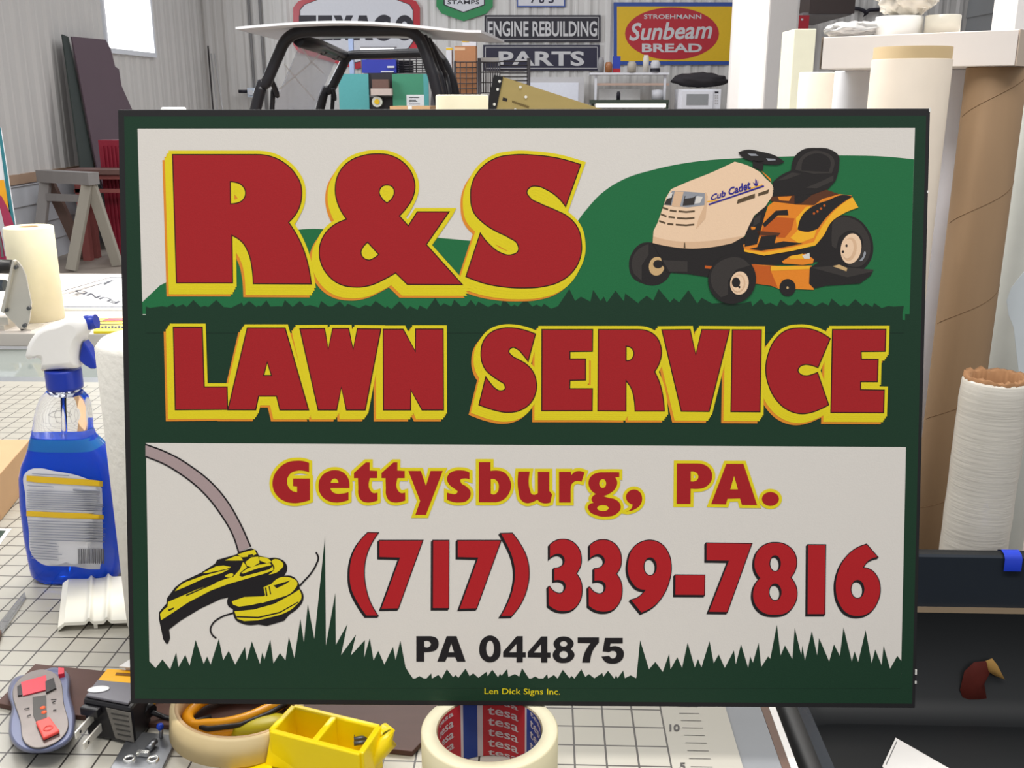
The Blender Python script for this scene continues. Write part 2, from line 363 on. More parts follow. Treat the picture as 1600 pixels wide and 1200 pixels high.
GB = (415, 705, 8.0); GC = (595, 705, 8.0); GD = (785, 705, 6.957); GE = (1045, 705, 8.42)
T_ = '1105,335 1105,270 1255,138 1303,138 1303,240 1395,245 1395,335 1305,335 1305,480~ 1340,518~ 1400,515 1402,615 1340,633~ 1270,640~ 1200,615~ 1163,550~ 1158,450~ 1155,335'
def ellc(cx, cy, rx, ry, ox, oy, s): return ell(ox+cx/s, oy+cy/s, rx/s, ry/s)
GT = [parse('545,145 470,122~ 390,118~ 270,140~ 165,215~ 98,330~ 90,440~ 140,550~ 230,620~ 360,648~ 470,635~ 555,610 555,340 345,340 345,435 395,440 395,512 330,492~ 280,430~ 270,360~ 310,280~ 400,243~ 480,245~ 545,262', *GB),
      parse('1050,460 810,460 830,500~ 880,528~ 960,528~ 1038,510 1038,610 960,632~ 870,640~ 760,608~ 685,530~ 662,430~ 695,320~ 775,255~ 870,235~ 965,260~ 1030,330~ 1050,400~ | 815,392 830,357~ 865,340~ 898,357~ 912,395', *GB),
      parse(T_, *GB), parse(T_, *GB, dx=345),
      parse('345,245 500,245 565,430 622,245 775,245 565,795 432,795 492,620', *GC),
      parse('1110,265 1110,350 1050,340~ 995,358~ 1005,395~ 1070,440~ 1120,500~ 1120,560~ 1080,615~ 980,640~ 890,630~ 828,605 828,515 880,530~ 940,530~ 960,505~ 930,475~ 860,420~ 828,350~ 850,285~ 920,245~ 1000,238~ 1060,245~', *GC),
      parse('1225,135 1372,135 1372,245 1450,240~ 1545,265~ 1605,335~ 1628,435~ 1600,530~ 1540,600~ 1440,637 1225,637 | 1375,345 1420,348~ 1465,390~ 1475,450~ 1458,510~ 1420,538~ 1375,530', *GC),
      parse('172,220 298,220 300,420~ 320,465~ 360,470~ 385,455 385,222 510,222 510,430 540,468 520,558 450,565~ 400,545~ 380,525 320,555~ 255,562~ 200,525~ 175,440~', *GD),
      parse('615,222 742,222 750,258 790,222~ 840,215~ 893,230 860,330 810,322~ 762,345~ 742,410 742,557 615,557', *GD),
      parse('1270,228 1270,280 1225,280 1248,340~ 1230,400~ 1180,450~ 1100,487 1140,502~ 1220,520~ 1275,565~ 1285,620~ 1240,680~ 1130,710~ 1020,695~ 945,650~ 930,600~ 950,572~ 990,562 968,520~ 985,485~ 1015,465 955,410~ 935,340~ 965,270~ 1040,232~ 1120,228~', *GD) + [ellc(1090, 350, 37, 48, *GD), ellc(1092, 617, 62, 33, *GD)],
      parse('1345,655 1395,628~ 1415,580 1375,560~ 1342,490~ 1375,435~ 1430,415~ 1490,440~ 1518,510~ 1500,580~ 1440,630~', *GD),
      parse('105,160 370,160 470,178~ 545,240~ 570,320~ 545,410~ 470,475~ 370,495~ 287,492 285,692 100,692 | 288,265 340,270~ 383,310~ 380,365~ 345,392~ 288,395', *GE),
      parse('755,165 980,165 1160,708 960,706 935,620 770,625 750,700 555,695 | 857,325 908,500 808,500', *GE),
      [ellc(1335, 627, 112, 92, *GE)]]
a = Art(on_sign)
for n, cs in enumerate(GT):
    if n == 11: a.build('town_lettering', sign); a = Art(on_sign)
    a.grown(winding_tris(inset(cs, 4.8)), P_YEL, 5+.04*n); a.fill(cs, P_RED, 6+.04*n)
a.build('state_lettering', sign)

PA_, PB_, PC_ = (540, 820, 5.333), (845, 830, 5.926), (1100, 835, 5.517)
S7 = '280,128 645,128 440,697 295,700 450,275 280,270'
S3 = '82,125 140,85~ 205,73~ 290,95~ 355,165~ 375,250~ 365,330~ 330,390 370,460~ 382,550~ 360,650~ 300,720~ 210,742~ 130,725~ 70,685 68,515 82,510 130,560~ 185,572~ 222,535~ 220,480~ 180,455~ 122,458 122,342 180,328~ 215,290~ 210,240~ 170,212~ 120,222~ 82,250'
PH = [parse('185,63 275,65 220,150~ 175,260~ 157,400~ 170,520~ 210,650~ 272,757 172,757 100,650~ 45,530~ 32,400~ 50,270~ 100,160~', *PA_),
      parse(S7, *PA_), parse('727,128 862,128 860,695 725,695', *PA_), parse(S7, *PA_, dx=652),
      parse('1290,70 1390,68 1450,150~ 1510,270~ 1530,400~ 1515,520~ 1465,650~ 1385,760 1290,762 1350,650~ 1395,520~ 1408,400~ 1390,280~ 1340,160~', *PA_),
      parse(S3, *PB_), parse(S3, *PB_, dx=371, dy=4),
      parse('930,755 832,635 900,610~ 965,545 900,530~ 840,470~ 805,380~ 808,270~ 850,160~ 930,98~ 1020,82~ 1120,120~ 1185,210~ 1208,330~ 1190,460~ 1140,580~ 1050,690~', *PB_) + [ellc(1012, 327, 58, 82, *PB_)],
      parse('1243,403 1518,405 1515,592 1242,590', *PB_),
      parse('18,72 412,78 200,670 38,668 210,228 18,225', *PC_),
      parse('480,375 440,310~ 432,225~ 470,130~ 540,80~ 620,68~ 710,90~ 780,160~ 798,240~ 785,310~ 748,370 790,440~ 802,510~ 780,600~ 720,670~ 610,695~ 500,670~ 435,595~ 420,500~ 440,430~', *PC_) + [ellc(612, 250, 46, 68, *PC_), ellc(612, 497, 52, 72, *PC_)],
      parse('893,87 1048,88 1040,688 888,688', *PC_),
      parse('1400,82 1498,195 1420,225~ 1372,285 1430,300~ 1490,360~ 1518,460~ 1495,580~ 1430,670~ 1330,705~ 1230,680~ 1160,590~ 1132,460~ 1150,330~ 1210,210~ 1300,125~', *PC_) + [ellc(1322, 472, 56, 78, *PC_)]]
a = Art(on_sign)
for cs in PH:
    o1 = winding_tris(inset(cs, .8))
    for k in (1, .5, 0): a.grown(o1, P_BLACK, 5.6-k*.5, (-2.2*k, 2.6*k))
    a.fill(inset(cs, -.6), P_PRED, 6.2)
a.build('phone_lettering', sign)

LC = (640, 980, 4.571); S4 = '765,63 808,63 808,178 830,178 830,215 808,215 808,250 763,250 763,215 668,213 668,175 | 763,118 763,178 710,178'
LI = [parse('48,63 150,63 195,80~ 208,118~ 190,160~ 150,175~ 105,178 105,245 48,245 | 105,98 138,100~ 152,120~ 138,140~ 105,140', *LC),
      parse('265,63 335,63 400,245 340,245 325,213 268,213 255,245 198,245 | 297,115 318,178 278,178', *LC),
      parse('575,58~ 630,85~ 650,150~ 635,220~ 575,250~ 515,220~ 498,150~ 520,85~', *LC) + [ellc(575, 152, 28, 58, *LC)],
      parse(S4, *LC), parse(S4, *LC, dx=176, dy=2),
      parse('1100,65~ 1150,80~ 1172,115~ 1150,155 1178,195~ 1150,240~ 1098,255~ 1045,240~ 1022,195~ 1045,155 1028,115~ 1050,80~', *LC) + [ellc(1100, 118, 26, 20, *LC), ellc(1100, 195, 30, 26, *LC)],
      parse('1200,72 1352,72 1352,108 1310,165~ 1288,252 1232,252 1250,180~ 1292,113 1200,112', *LC),
      parse('1395,75 1522,75 1522,115 1435,115 1430,140 1480,135~ 1525,165~ 1528,210~ 1498,248~ 1450,260~ 1400,248~ 1370,208 1425,203 1450,222~ 1475,205~ 1475,180~ 1450,168~ 1425,178 1378,172', *LC)]
a = Art(on_sign)
for cs in LI: a.fill(cs, P_BLACK, 5)
a.build('licence_lettering', sign); a = Art(on_sign)
a.text('Len Dick Signs Inc.', None, P_YEL, 5, .004, corners=[(757, 1075), (875, 1076), (875, 1088), (757, 1087)])
a.build('maker_lettering', sign, label='tiny yellow lettering')

# ---- string trimmer picture
P_TUBE = pt((168, 148, 147), 'tube_grey'); TR = (235, 850, 5.926); TU = (215, 685, 6.0)
a = Art(on_sign)
up = smooth([(Vector((TU[0]+x/6, TU[1]+y/6)), 1) for x, y in [(75, 55), (250, 120), (400, 195), (500, 260), (700, 420), (850, 600), (960, 790), (1062, 1015)]], False)
lo = smooth([(Vector((TU[0]+x/6, TU[1]+y/6)), 1) for x, y in [(75, 168), (250, 240), (400, 330), (600, 490), (780, 710), (900, 920), (948, 1065)]], False)
a.fill([up+lo[::-1]], P_TUBE, 5)
a.fill(stroke(up, 2.4), P_BLACK, 6); a.fill(stroke(lo, 2.4), P_BLACK, 6)
a.fill(parse('150,925 120,880 80,690 82,630 110,595 150,550 155,500 230,400 300,345 470,265 600,180 620,145 800,95 815,75 935,36 985,60 1005,105 1100,130 1180,130~ 1250,170~ 1268,225~ 1240,292 1320,300~ 1370,350~ 1385,410 1415,460~ 1415,520~ 1370,590~ 1290,650 1240,710 1080,758 1000,745 860,740~ 790,700~ 765,630 765,600 720,570~ 712,520 720,495 650,510 460,600 280,710 175,790 185,870 165,920', *TR), P_BLACK, 6)
for q in ['100,705 92,645 130,603 160,580 165,535 420,425 690,325 770,300 830,235 860,165 875,180 895,215 835,262 825,292 850,302 1000,262 1100,235 1135,205 1140,240 1060,272 840,335 720,370 560,430 350,540 200,640',
          '230,435 270,390~ 330,350 480,295 740,228 660,268 500,315 350,385', '485,268 610,205 680,198 750,212 700,232 520,268',
          '690,150 790,110 835,112 860,150 770,152', '808,95 880,72 965,50 985,92 935,112 850,122', '882,165 935,122 1000,115 1012,172 940,215 895,200',
          '1010,118 1100,140~ 1125,165 1080,178 1010,150', '840,268 900,225 1010,190 1110,175 1120,195 1000,222 860,272',
          '1130,150~ 1200,150~ 1232,190~ 1200,240~ 1095,282 1150,225~', '690,297 715,280~ 770,282~ 735,308~',
          '755,530 870,490 1050,482 1065,475 1048,400 1085,382 1120,370 1200,310~ 1290,308~ 1362,360~ 1330,425~ 1200,495 1000,555 820,578 768,560',
          '780,622 960,605 1150,552 1310,465 1380,420 1400,490~ 1340,575~ 1200,655 1000,705 870,712 805,690']:
    a.fill(parse(q, *TR), P_YEL, 7)
for q in ['1140,382 1300,335 1255,368 1170,408', '1062,402 1074,398 1086,478 1072,480', '1095,390 1106,388 1120,462 1110,466', '165,605 222,583 214,602 172,620',
          '870,580 1030,540 1030,548 870,592', '800,665 1000,672 1200,625 1370,530 1370,540 1200,638 1000,686 800,678', '905,100 950,92 950,106 905,116', '330,470 600,352 604,362 334,482']:
    a.fill(parse(q, *TR), P_BLACK, 8)
for q in ([(1385, 385), (1420, 345), (1480, 280), (1535, 190), (1555, 120), (1535, 75)], [(775, 635), (650, 680), (580, 735), (558, 790), (575, 840), (612, 872)]):
    a.fill(stroke(smooth([(Vector((TR[0]+x/TR[2], TR[1]+y/TR[2])), 1) for x, y in q], False), 2.6), P_BLACK, 7)
a.build('trimmer_picture', sign, label='yellow and black string trimmer picture')

# ---- riding mower picture
M_CREAM = pt((240, 206, 172), 'cream'); M_CREAM2 = pt((222, 184, 148), 'cream_shade'); M_BLK = pt((38, 34, 33), 'mower_black'); M_TYRE = pt((58, 53, 50), 'tyre')
M_ORG = pt((232, 136, 38), 'mower_orange'); M_ORG2 = pt((196, 92, 28), 'burnt_orange'); M_GOLD = pt((245, 180, 42), 'gold'); M_GREY = pt((150, 152, 158), 'lamp_grey')
M_BLUE = pt((45, 38, 140), 'blue'); M_SLOT = pt((92, 74, 52), 'slot'); M_BRN = pt((92, 52, 30), 'brown'); M_TAN = pt((205, 170, 120), 'tan')
MA, MBc = (970, 220, 4.616), (1150, 220, 4.616)
a = Art(on_sign)
def A1(q, m, l, c=MA): a.fill(parse(q, *c), m, l)
def E1(x, y, rx, ry, m, l, c=MA, rot=0): a.fill([ell(c[0]+x/c[2], c[1]+y/c[2], rx/c[2], ry/c[2], rot)], m, l)
# rear wheel, under body, deck
A1('740,545~ 870,560~ 950,640~ 988,750~ 965,870~ 915,925~ 760,905 560,870 590,730~ 660,610~', M_BLK, 5, MBc)
A1('700,580~ 860,572~ 935,650~ 968,750~ 945,860~ 905,900~ 800,900 900,800~ 900,690~ 820,650~ 740,700 720,780 690,760 690,650~', M_TYRE, 6, MBc)
E1(828, 778, 74, 110, M_CREAM, 7, MBc, 10); E1(818, 782, 50, 84, M_CREAM2, 8, MBc, 10); E1(806, 780, 40, 70, M_CREAM, 9, MBc, 10)
E1(795, 757, 8, 10, M_BLK, 10, MBc); E1(770, 800, 8, 10, M_BLK, 10, MBc)
A1('930,800~ 925,840~ 900,868~ 885,866 910,840~', M_GREY, 8, MBc)
A1('40,790 200,828 560,765 640,700 600,850 560,880 480,895 320,895 100,905', M_BLK, 6, MBc)
A1('110,890 330,905 450,900 545,900 560,1075 440,1070 320,1072 250,1045 135,1030', M_ORG, 8, MBc)
A1('110,890 250,905 250,940 300,1060 250,1045 135,1030', M_ORG2, 9, MBc)
A1('245,905 530,905 530,925 245,938', M_GOLD, 9, MBc)
A1('330,870 400,828 500,815 560,855 552,885 480,895 340,885', M_ORG, 9, MBc)
A1('380,835 480,815 500,850 390,855', M_GOLD, 10, MBc); A1('475,828 528,808 532,850 492,852', P_WHITE, 11, MBc)
A1('530,915 640,850 720,900 800,912 990,930 970,972 890,1030 650,1045 560,1065 525,1030', M_BLK, 9, MBc)
A1('540,915 800,985 980,945 990,930 800,912 720,900', M_TYRE, 10, MBc)
A1('695,905 740,893 800,918 795,942', M_TAN, 11, MBc)
E1(370, 1058, 58, 62, M_BLK, 10, MBc); A1('320,1000 350,985 400,990 410,1010', M_ORG, 9, MBc); E1(370, 1060, 8, 10, M_TAN, 11, MBc)
# body
A1('230,470 270,440 440,460 560,465 640,400 620,372 740,385 830,395 880,480 760,530~ 680,590~ 620,680~ 570,750 400,790 200,825 60,795 50,750 100,730 150,735 200,560', M_ORG, 9, MBc)
A1('275,550 420,560 400,640 350,700 170,690 200,600', M_ORG2, 10, MBc); A1('390,700 440,650 430,560 500,480 540,470 470,560 450,650 520,660 580,640 560,700 450,740', M_GOLD, 10, MBc)
A1('245,390 640,350 740,385 620,420 560,465 430,460 250,435', M_BRN, 10, MBc); A1('420,380 560,380 470,450 420,455', M_BLK, 11, MBc); A1('300,405 400,400 380,435 310,430', M_ORG, 11, MBc)
A1('838,408 880,482 770,527~ 690,582~ 625,690~ 570,755 400,795 200,828 60,800 55,785 200,805 400,770 560,730 600,650~ 660,560~ 740,475~', M_GOLD, 11, MBc)
A1('442,640 475,540~ 560,468~ 660,430~ 770,392~ 838,402 760,452~ 660,540~ 590,632 510,656~', M_BLK, 12, MBc)
for x, y in ((560, 525), (585, 510), (610, 490), (635, 468)): E1(x, y, 8, 9, M_ORG2, 13, MBc)
A1('95,780 340,725 480,740 340,768 180,792', M_BLK, 12, MBc); A1('150,650 320,665 300,690 160,680', M_BRN, 11, MBc)
A1('180,690 290,680 270,765 150,770', M_BLK, 13, MBc); A1('190,600 285,505 370,498 376,537 300,537 205,625', M_BLK, 12, MBc)
A1('225,455 190,600 150,745 60,765 70,640 120,560', M_BLK, 11, MBc); A1('130,560 180,530 170,590 120,620', M_TYRE, 12, MBc); A1('105,620 140,622 135,640 110,642', M_ORG, 12, MBc)
# seat
A1('395,215 425,110~ 480,65~ 580,52~ 680,65~ 738,110~ 742,170~ 715,290 660,348 560,385 430,392 262,402 262,300 330,245~', M_BLK, 12, MBc)
A1('425,212 462,125~ 515,85~ 640,85~ 695,120~ 688,235 560,240', M_TYRE, 13, MBc); A1('470,215 490,130~ 540,100~ 630,100~ 670,130~ 665,225', M_BLK, 14, MBc)
A1('500,340 620,290 700,250 700,290 580,345', M_TYRE, 13, MBc); A1('290,290 400,230 470,240 360,280', M_TYRE, 13, MBc)
# steering wheel
A1('180,215 245,270 255,300 200,240', M_ORG, 7, MBc)
A1('15,85 60,68~ 180,80~ 300,118~ 347,152 320,167~ 240,172~ 120,150~ 40,115~', M_BLK, 12, MBc); A1('118,140 200,150 190,217 120,192', M_BLK, 12, MBc)
A1('80,92 140,96 160,110 105,110', M_GREY, 13, MBc); A1('215,128 280,132 285,142 230,146', M_GREY, 13, MBc)
# front axle, far wheel
A1('235,735 150,740~ 80,810~ 58,900~ 85,985~ 160,1030~ 250,1042~ 330,1000~ 370,920 370,780', M_BLK, 5); A1('200,745 120,790~ 78,880~ 95,960 150,1010 150,900 200,820', M_TYRE, 6)
E1(258, 905, 56, 68, M_TAN, 7, MA, 10); E1(268, 890, 35, 30, M_BLK, 8)
A1('228,738 480,776 660,766 905,690 980,760 940,900 640,985 480,960 340,950 300,900 290,850', M_BLK, 8); A1('300,860 480,870 480,945 350,945', M_TYRE, 9)
A1('605,900 660,905 660,925 605,920', M_ORG2, 9)
# hood
A1('362,350 480,298~ 640,235~ 820,152 900,175~ 1000,225 1050,280 1095,330~ 1090,400 1040,475 960,540 920,620 890,690 800,740 640,770~ 480,778~ 330,760~ 228,738 235,650 265,590 300,490 325,410', M_CREAM, 12)
A1('232,690 330,715~ 480,730~ 640,722~ 860,690 890,690 800,740 640,770~ 480,778~ 330,760~ 228,738', M_CREAM2, 13); A1('610,370 625,400 610,560 540,640 560,560 600,470', M_CREAM2, 13); A1('455,735 462,735 465,775 452,775', M_SLOT, 14)
A1('370,362 480,368 605,378 602,465 480,482 308,462', M_GREY, 13); A1('388,366 452,369 425,476 365,470', M_CREAM2, 14)
A1('375,385 360,465 312,460 340,400', M_TYRE, 14); A1('458,400 540,395 525,462 445,470', M_TYRE, 14); A1('470,380 560,385 520,410 460,420', M_GREY, 15); A1('345,380 372,375 365,410 330,420', P_WHITE, 15); A1('545,400 590,405 570,450 530,455', P_WHITE, 14)
for q in ['300,482 340,496', '352,503 400,509', '415,508 470,514 532,508', '288,530 328,546', '343,549 388,555', '405,557 470,562 530,556', '275,578 320,595', '335,599 378,604', '395,605 470,610 528,604']:
    p = [Vector((MA[0]+float(t.split(',')[0])/MA[2], MA[1]+float(t.split(',')[1])/MA[2])) for t in q.split()]
    a.fill(stroke(p, 2.6), M_SLOT, 14)
a.fill(stroke([Vector((970+632/4.616, 220+461/4.616)), Vector((970+1030/4.616, 220+327/4.616))], 2.4), M_BLUE, 15)
a.fill(stroke([Vector((970+622/4.616, 220+440/4.616)), Vector((970+700/4.616, 220+428/4.616))], 1.6), M_GOLD, 14)
a.fill(stroke([Vector((970+900/4.616, 220+355/4.616)), Vector((970+1020/4.616, 220+318/4.616))], 1.6), M_GOLD, 14)
cc = [(642, 395), (925, 285), (945, 345), (650, 432)]
a.text('Cub Cadet', None, M_BLUE, 16, .028, .35, corners=[(970+x/4.616, 220+y/4.616) for x, y in cc])
for q in ['965,325 950,300 972,312', '968,328 968,275 980,290 978,328', '975,328 990,285 985,325']: A1(q, M_BLUE, 16)
A1('842,425 965,382 965,412 835,456', M_SLOT, 14); A1('990,378 1040,362 1068,350 1060,380 988,400', M_SLOT, 14)
# near front wheel
a.fill([ell(970+800/4.616, 220+1000/4.616, 172/4.616, 178/4.616, 25)], M_BLK, 16)
A1('660,930~ 760,850~ 870,850~ 930,900 830,930 770,1010 770,1110 720,1130 650,1030~', M_TYRE, 17)
E1(853, 1027, 66, 84, M_CREAM, 18, MA, 8); E1(845, 1030, 50, 66, M_CREAM2, 19, MA, 8); E1(842, 1030, 42, 58, M_CREAM, 20, MA, 8); E1(828, 1022, 30, 36, M_BLK, 21); E1(852, 1055, 7, 9, M_BLK, 21)
a.build('mower_picture', sign, label='cream and orange riding mower picture')
# chips along the right edge
CHIP = mat('bare_chip', (225, 222, 215), .7)
for y, h in ((172, .003), (300, .002), (1050, .004), (1066, .002)):
    c = MB(); p = on_sign(1452.5-(y-171)*.0245, y, 3); c.box(p, (.0012, .0006, h), CHIP, (-.22, 0, 0)); c.build('chip', sign, label='white chip at the right edge')
# ================================================================== WORK TABLE AND WHAT LIES ON IT
T = .9                                     # top of the cutting mat
M_TOP = mat('table_grey', (128, 131, 135), .35); M_BROWN = mat('edge_brown', (92, 66, 52), .5); M_WEDGE = mat('edge_white', (225, 222, 218), .4)
M_STEEL = mat('leg_steel', (95, 97, 100), .4, .6)
table = thing('work_table', (-.75, 1.03, 0), 'grey work table carrying the cutting mat and the big board', 'table')
b = MB(); b.minmax((-1.75, .25, T-.034), (.1915, 1.80, T-.003), M_TOP); b.build('table_top', table)
b = MB(); b.minmax((.1918, .25, T-.034), (.1985, 1.80, T-.003), M_BROWN); b.build('edge_band', table, 'brown edge band')
b = MB(); b.minmax((.1988, .25, T-.036), (.2045, 1.80, T-.003), M_WEDGE); b.build('edge_trim', table, 'white edge trim')
for x in (-1.68, .12):
    for y in (.32, 1.72):
        b = MB(); b.minmax((x-.03, y-.03, 0), (x+.03, y+.03, T-.034), M_STEEL); b.build('leg', table)

# cutting mat with a one-inch grid
def mat_grid():
    m = mat('cutting_mat', (170, 166, 155), .34, 0, .04, 6, spec=.5); nt = m.node_tree; bs = nt.nodes['Principled BSDF']
    N, L = nt.nodes.new, nt.links.new
    geo = N('ShaderNodeNewGeometry'); sp = N('ShaderNodeSeparateXYZ'); L(geo.outputs['Position'], sp.inputs[0])
    def mth(op, a, bv=None):
        n = N('ShaderNodeMath'); n.operation = op
        for i, v in enumerate((a, bv)):
            if v is None: continue
            if isinstance(v, (int, float)): n.inputs[i].default_value = v
            else: L(v, n.inputs[i])
        return n.outputs[0]
    def lines(co, off):
        f = mth('FRACT', mth('DIVIDE', mth('SUBTRACT', co, off-10*.0254-.0127), .0254))
        return mth('LESS_THAN', mth('ABSOLUTE', mth('SUBTRACT', f, .5)), .032)
    gx = lines(sp.outputs[0], 1.079*.0254); gy = lines(sp.outputs[1], (29.719)*.0254)
    g = mth('MAXIMUM', gx, gy)
    g = mth('MULTIPLY', g, mth('LESS_THAN', sp.outputs[0], .1042)); g = mth('MULTIPLY', g, mth('LESS_THAN', sp.outputs[1], 1.735))
    mx = N('ShaderNodeMix'); mx.data_type = 'RGBA'; mx.inputs[7].default_value = (*lin((62, 58, 54)), 1)
    old = bs.inputs['Base Color'].links[0].from_socket; L(g, mx.inputs[0]); L(old, mx.inputs[6]); L(mx.outputs[2], bs.inputs['Base Color'])
    return m
M_MAT = mat_grid(); M_INK = mat('mat_ink', (58, 54, 52), .5)
mat_o = thing('cutting_mat', (-.7, 1.03, T-.003), 'pale translucent cutting mat with inch grid lines covering the table', 'mat')
b = MB(); b.minmax((-1.72, .27, T-.003), (.1600, 1.757, T), M_MAT); b.build('mat_sheet', mat_o)
on_mat = lambda px, py, l=0: ground(px, py, T) + Vector((0, 0, .0002*(l+1)))
a = Art(on_mat)
y10 = ground(1080, 1137.5, T).y; x0, x1 = ground(1066, 1137, T).x, ground(1098, 1137, T).x
def mquad(xa, ya, xb, yb): a.mb.face([(xa, ya, T+.0003), (xb, ya, T+.0003), (xb, yb, T+.0003), (xa, yb, T+.0003)], M_INK)
for k in range(-14, 8):
    y = y10 + .01016*k
    mquad(x0, y-.0003, x1, y+.0003)
a.text('10', (1046, 1132, 1062, 1143), M_INK, 1, .03); a.text('5', (1062, 1192, 1071, 1203), M_INK, 1, .03)
a.build('ruler_marks', mat_o, label='black ruler ticks and numbers along right edge')

# brown board lying on the mat
M_MASON = mat('hardboard', (82, 54, 46), .6, 0, .18, 14, stretch=(1, 6, 1))
q = [ground(*p, T+.005) for p in ((55, 1037), (-6, 1098), (118, 1117), (644, 1174), (690, 1104))]
bd = [q[0], q[1], ground(40, 1108, T+.005), q[2], q[3], q[3]+(q[3]-q[2])*.0+Vector((.03, .062, 0))]
b = MB(); b.prism([(p.x, p.y, T+.0003) for p in bd], (0, 0, .0047), M_MASON)
tag(b.build('hardboard_strip', bevel=.0005), 'dark brown hardboard strip lying flat under the tools', 'board')
TB = T+.0053

# tape roll with printed core, the board's front rest
M_TAPE = mat('masking_tape', (232, 222, 184), .55, 0, .03, 60); M_TAPE2 = mat('tape_side', (240, 232, 200), .6, 0, .05, 200)
M_CRED = mat('core_red', (196, 44, 52), .4); M_CBLUE = mat('core_blue', (36, 66, 146), .4); M_CWHITE = mat('core_white', (214, 208, 204), .45); M_CORE = mat('core_card', (176, 160, 130), .7)
tc_ = ground(765, 1139, T+.052); ro = mm(107, tc_); ri = mm(80.5, tc_); H = .0525
tape = thing('tape_roll', (tc_.x, tc_.y, T+.0004), 'cream masking tape roll standing in front with red and blue printed core', 'tape roll')
b = MB(); c0 = (tc_.x, tc_.y, T+.0004)
b.lathe([(ri+.0012, 0), (ro-.001, 0), (ro, .001), (ro, H-.001), (ro-.001, H)], c0, M_TAPE, 72); b.lathe([(ro-.001, H), (ri+.0012, H)], c0, M_TAPE2, 72)
b.lathe([(ri+.0012, 0), (ri+.0012, H)], c0, M_CORE, 72); b.build('tape', tape)
core = MB()
def cpt(ang, z, d=0): return Vector((tc_.x+(ri-d)*math.sin(ang), tc_.y+(ri-d)*math.cos(ang), T+.0004+z))
def cband(a0, a1, m):
    k = max(2, int(abs(a1-a0)/.06)); core.grid([[cpt(a0+(a1-a0)*i/k, z) for i in range(k+1)] for z in (0, H-.0008)], m)
def ang_at(px):                                   # angle on the far inner wall seen at px
    s_ = (px-765)/82.0; return math.asin(max(-.999, min(.999, s_)))
bl0, bl1, w1, r1 = ang_at(717), ang_at(740), ang_at(749), ang_at(820)
cband(bl0, bl1, M_CBLUE); cband(bl1, w1, M_CWHITE); cband(w1, r1, M_CRED); cband(r1, ang_at(823), M_CWHITE)
cband(ang_at(823), R(150), M_CBLUE); cband(R(150), R(210), M_CRED); cband(R(210), R(360)+ang_at(713), M_CRED); cband(ang_at(713), bl0, M_CWHITE)
co = core.build('core', tape, 'red, blue and white printed core')
def core_text(body, a0, a1, z0, z1, m, slant=.0):
    def mp(x, y, l): 
        ang = a0+(a1-a0)*x; return cpt(ang, z0+(z1-z0)*y - slant*x, .0003)
    A = Art(mp); A.mb = tx; A.text(body, None, m, 0, .012, corners=[(0, 1), (1, 1), (1, 0), (0, 0)])
for col_ in ((ang_at(757), ang_at(809)), (ang_at(690)-.32, ang_at(690)+.28), (ang_at(829), ang_at(829)+.55)):
  tx = MB()
  for k in range(6):
    z0 = -.0035+k*.0098
    core_text('tesa', col_[0], col_[1], max(.0005, z0+.0022), min(H-.001, z0+.0088), M_CWHITE, .0022)
  tx.build('core_print', co, weld=False)

# nearly used-up tape ring
M_TAPED = mat('old_tape', (206, 184, 138), .5, 0, .05, 80); M_CARD = mat('card_core', (190, 158, 118), .75)
rc = ground(368, 1112, T+.024); r_o = mm(101, rc); r_i = r_o*.875
ring = thing('tape_ring', (rc.x, rc.y, T), 'thin tan masking tape ring lying beside the yellow plastic tool', 'tape roll')
tilt = Euler((R(-3), R(5), 0)).to_matrix(); ax = tilt @ Vector((0, 0, 1)); cR = Vector((rc.x, rc.y, T+.0075))
b = MB(); b.lathe([(r_i+.003, 0), (r_o, 0), (r_o, .0225), (r_i+.003, .0235)], cR, M_TAPED, 64, ax); b.build('tape', ring)
b = MB(); b.lathe([(r_i+.0029, 0), (r_i+.0029, .0235), (r_i, .0235), (r_i, 0), (r_i+.0029, 0)], cR, M_CARD, 64, ax); b.build('core', ring, 'brown cardboard core')

# scissors with orange handles inside that ring
M_SCO = mat('orange_plastic', (255, 172, 22), .3, 0, .04, 20); M_SCB = mat('black_rubber', (38, 34, 34), .5); M_LIME = mat('olive_yellow', (205, 188, 20), .4)
sc = thing('scissors', tuple(ground(350, 1128, TB)), 'orange handled scissors with black inlays lying inside the tan tape ring', 'scissors')
zz = TB+.010
def gp(px, py, z=zz): return ground(px, py, z)
hp = [(300, 1108), (292, 1120), (296, 1130), (325, 1133), (375, 1126), (415, 1110), (440, 1096), (440, 1080), (400, 1076), (350, 1084), (318, 1094)]
P2 = smooth([(Vector((x, y)), 1) for x, y in hp], True, 6)
b = MB(); b.tube([gp(p.x, p.y) for p in P2]+[gp(P2[0].x, P2[0].y)], .0052, M_SCO, 10, False); b.build('handle', sc)
b = MB(); b.tube([gp(x, y, zz+.001) for x, y in ((293, 1131), (325, 1139), (375, 1133), (418, 1116), (446, 1100))], .0022, M_SCB, 8); b.build('inlay', sc, 'black rubber inlay')
b = MB(); b.tube([gp(x, y, TB+.0048) for x, y in ((296, 1138), (330, 1147), (380, 1139), (420, 1122))], .0046, M_SCO, 10); b.build('handle', sc)
b = MB(); b.prism([gp(405, 1082, TB+.004), gp(425, 1074, TB+.004), gp(440, 1072, TB+.004), gp(430, 1080, TB+.004), gp(410, 1088, TB+.004)], (0, 0, .003), mat('blade_steel', (170, 172, 176), .25, 1)); b.build('blade', sc)
kb = ground(408, 1138, TB+.004); b = MB(); b.lathe([(0, -.004), (.012, -.004), (.016, 0), (.014, .006), (.006, .008), (0, .0085)], kb, M_LIME, 28, (0, 0, 1), 1.5, .75, .4)
tag(b.build('plastic_disc'), 'small olive yellow plastic disc lying inside the tan tape ring', 'disc')

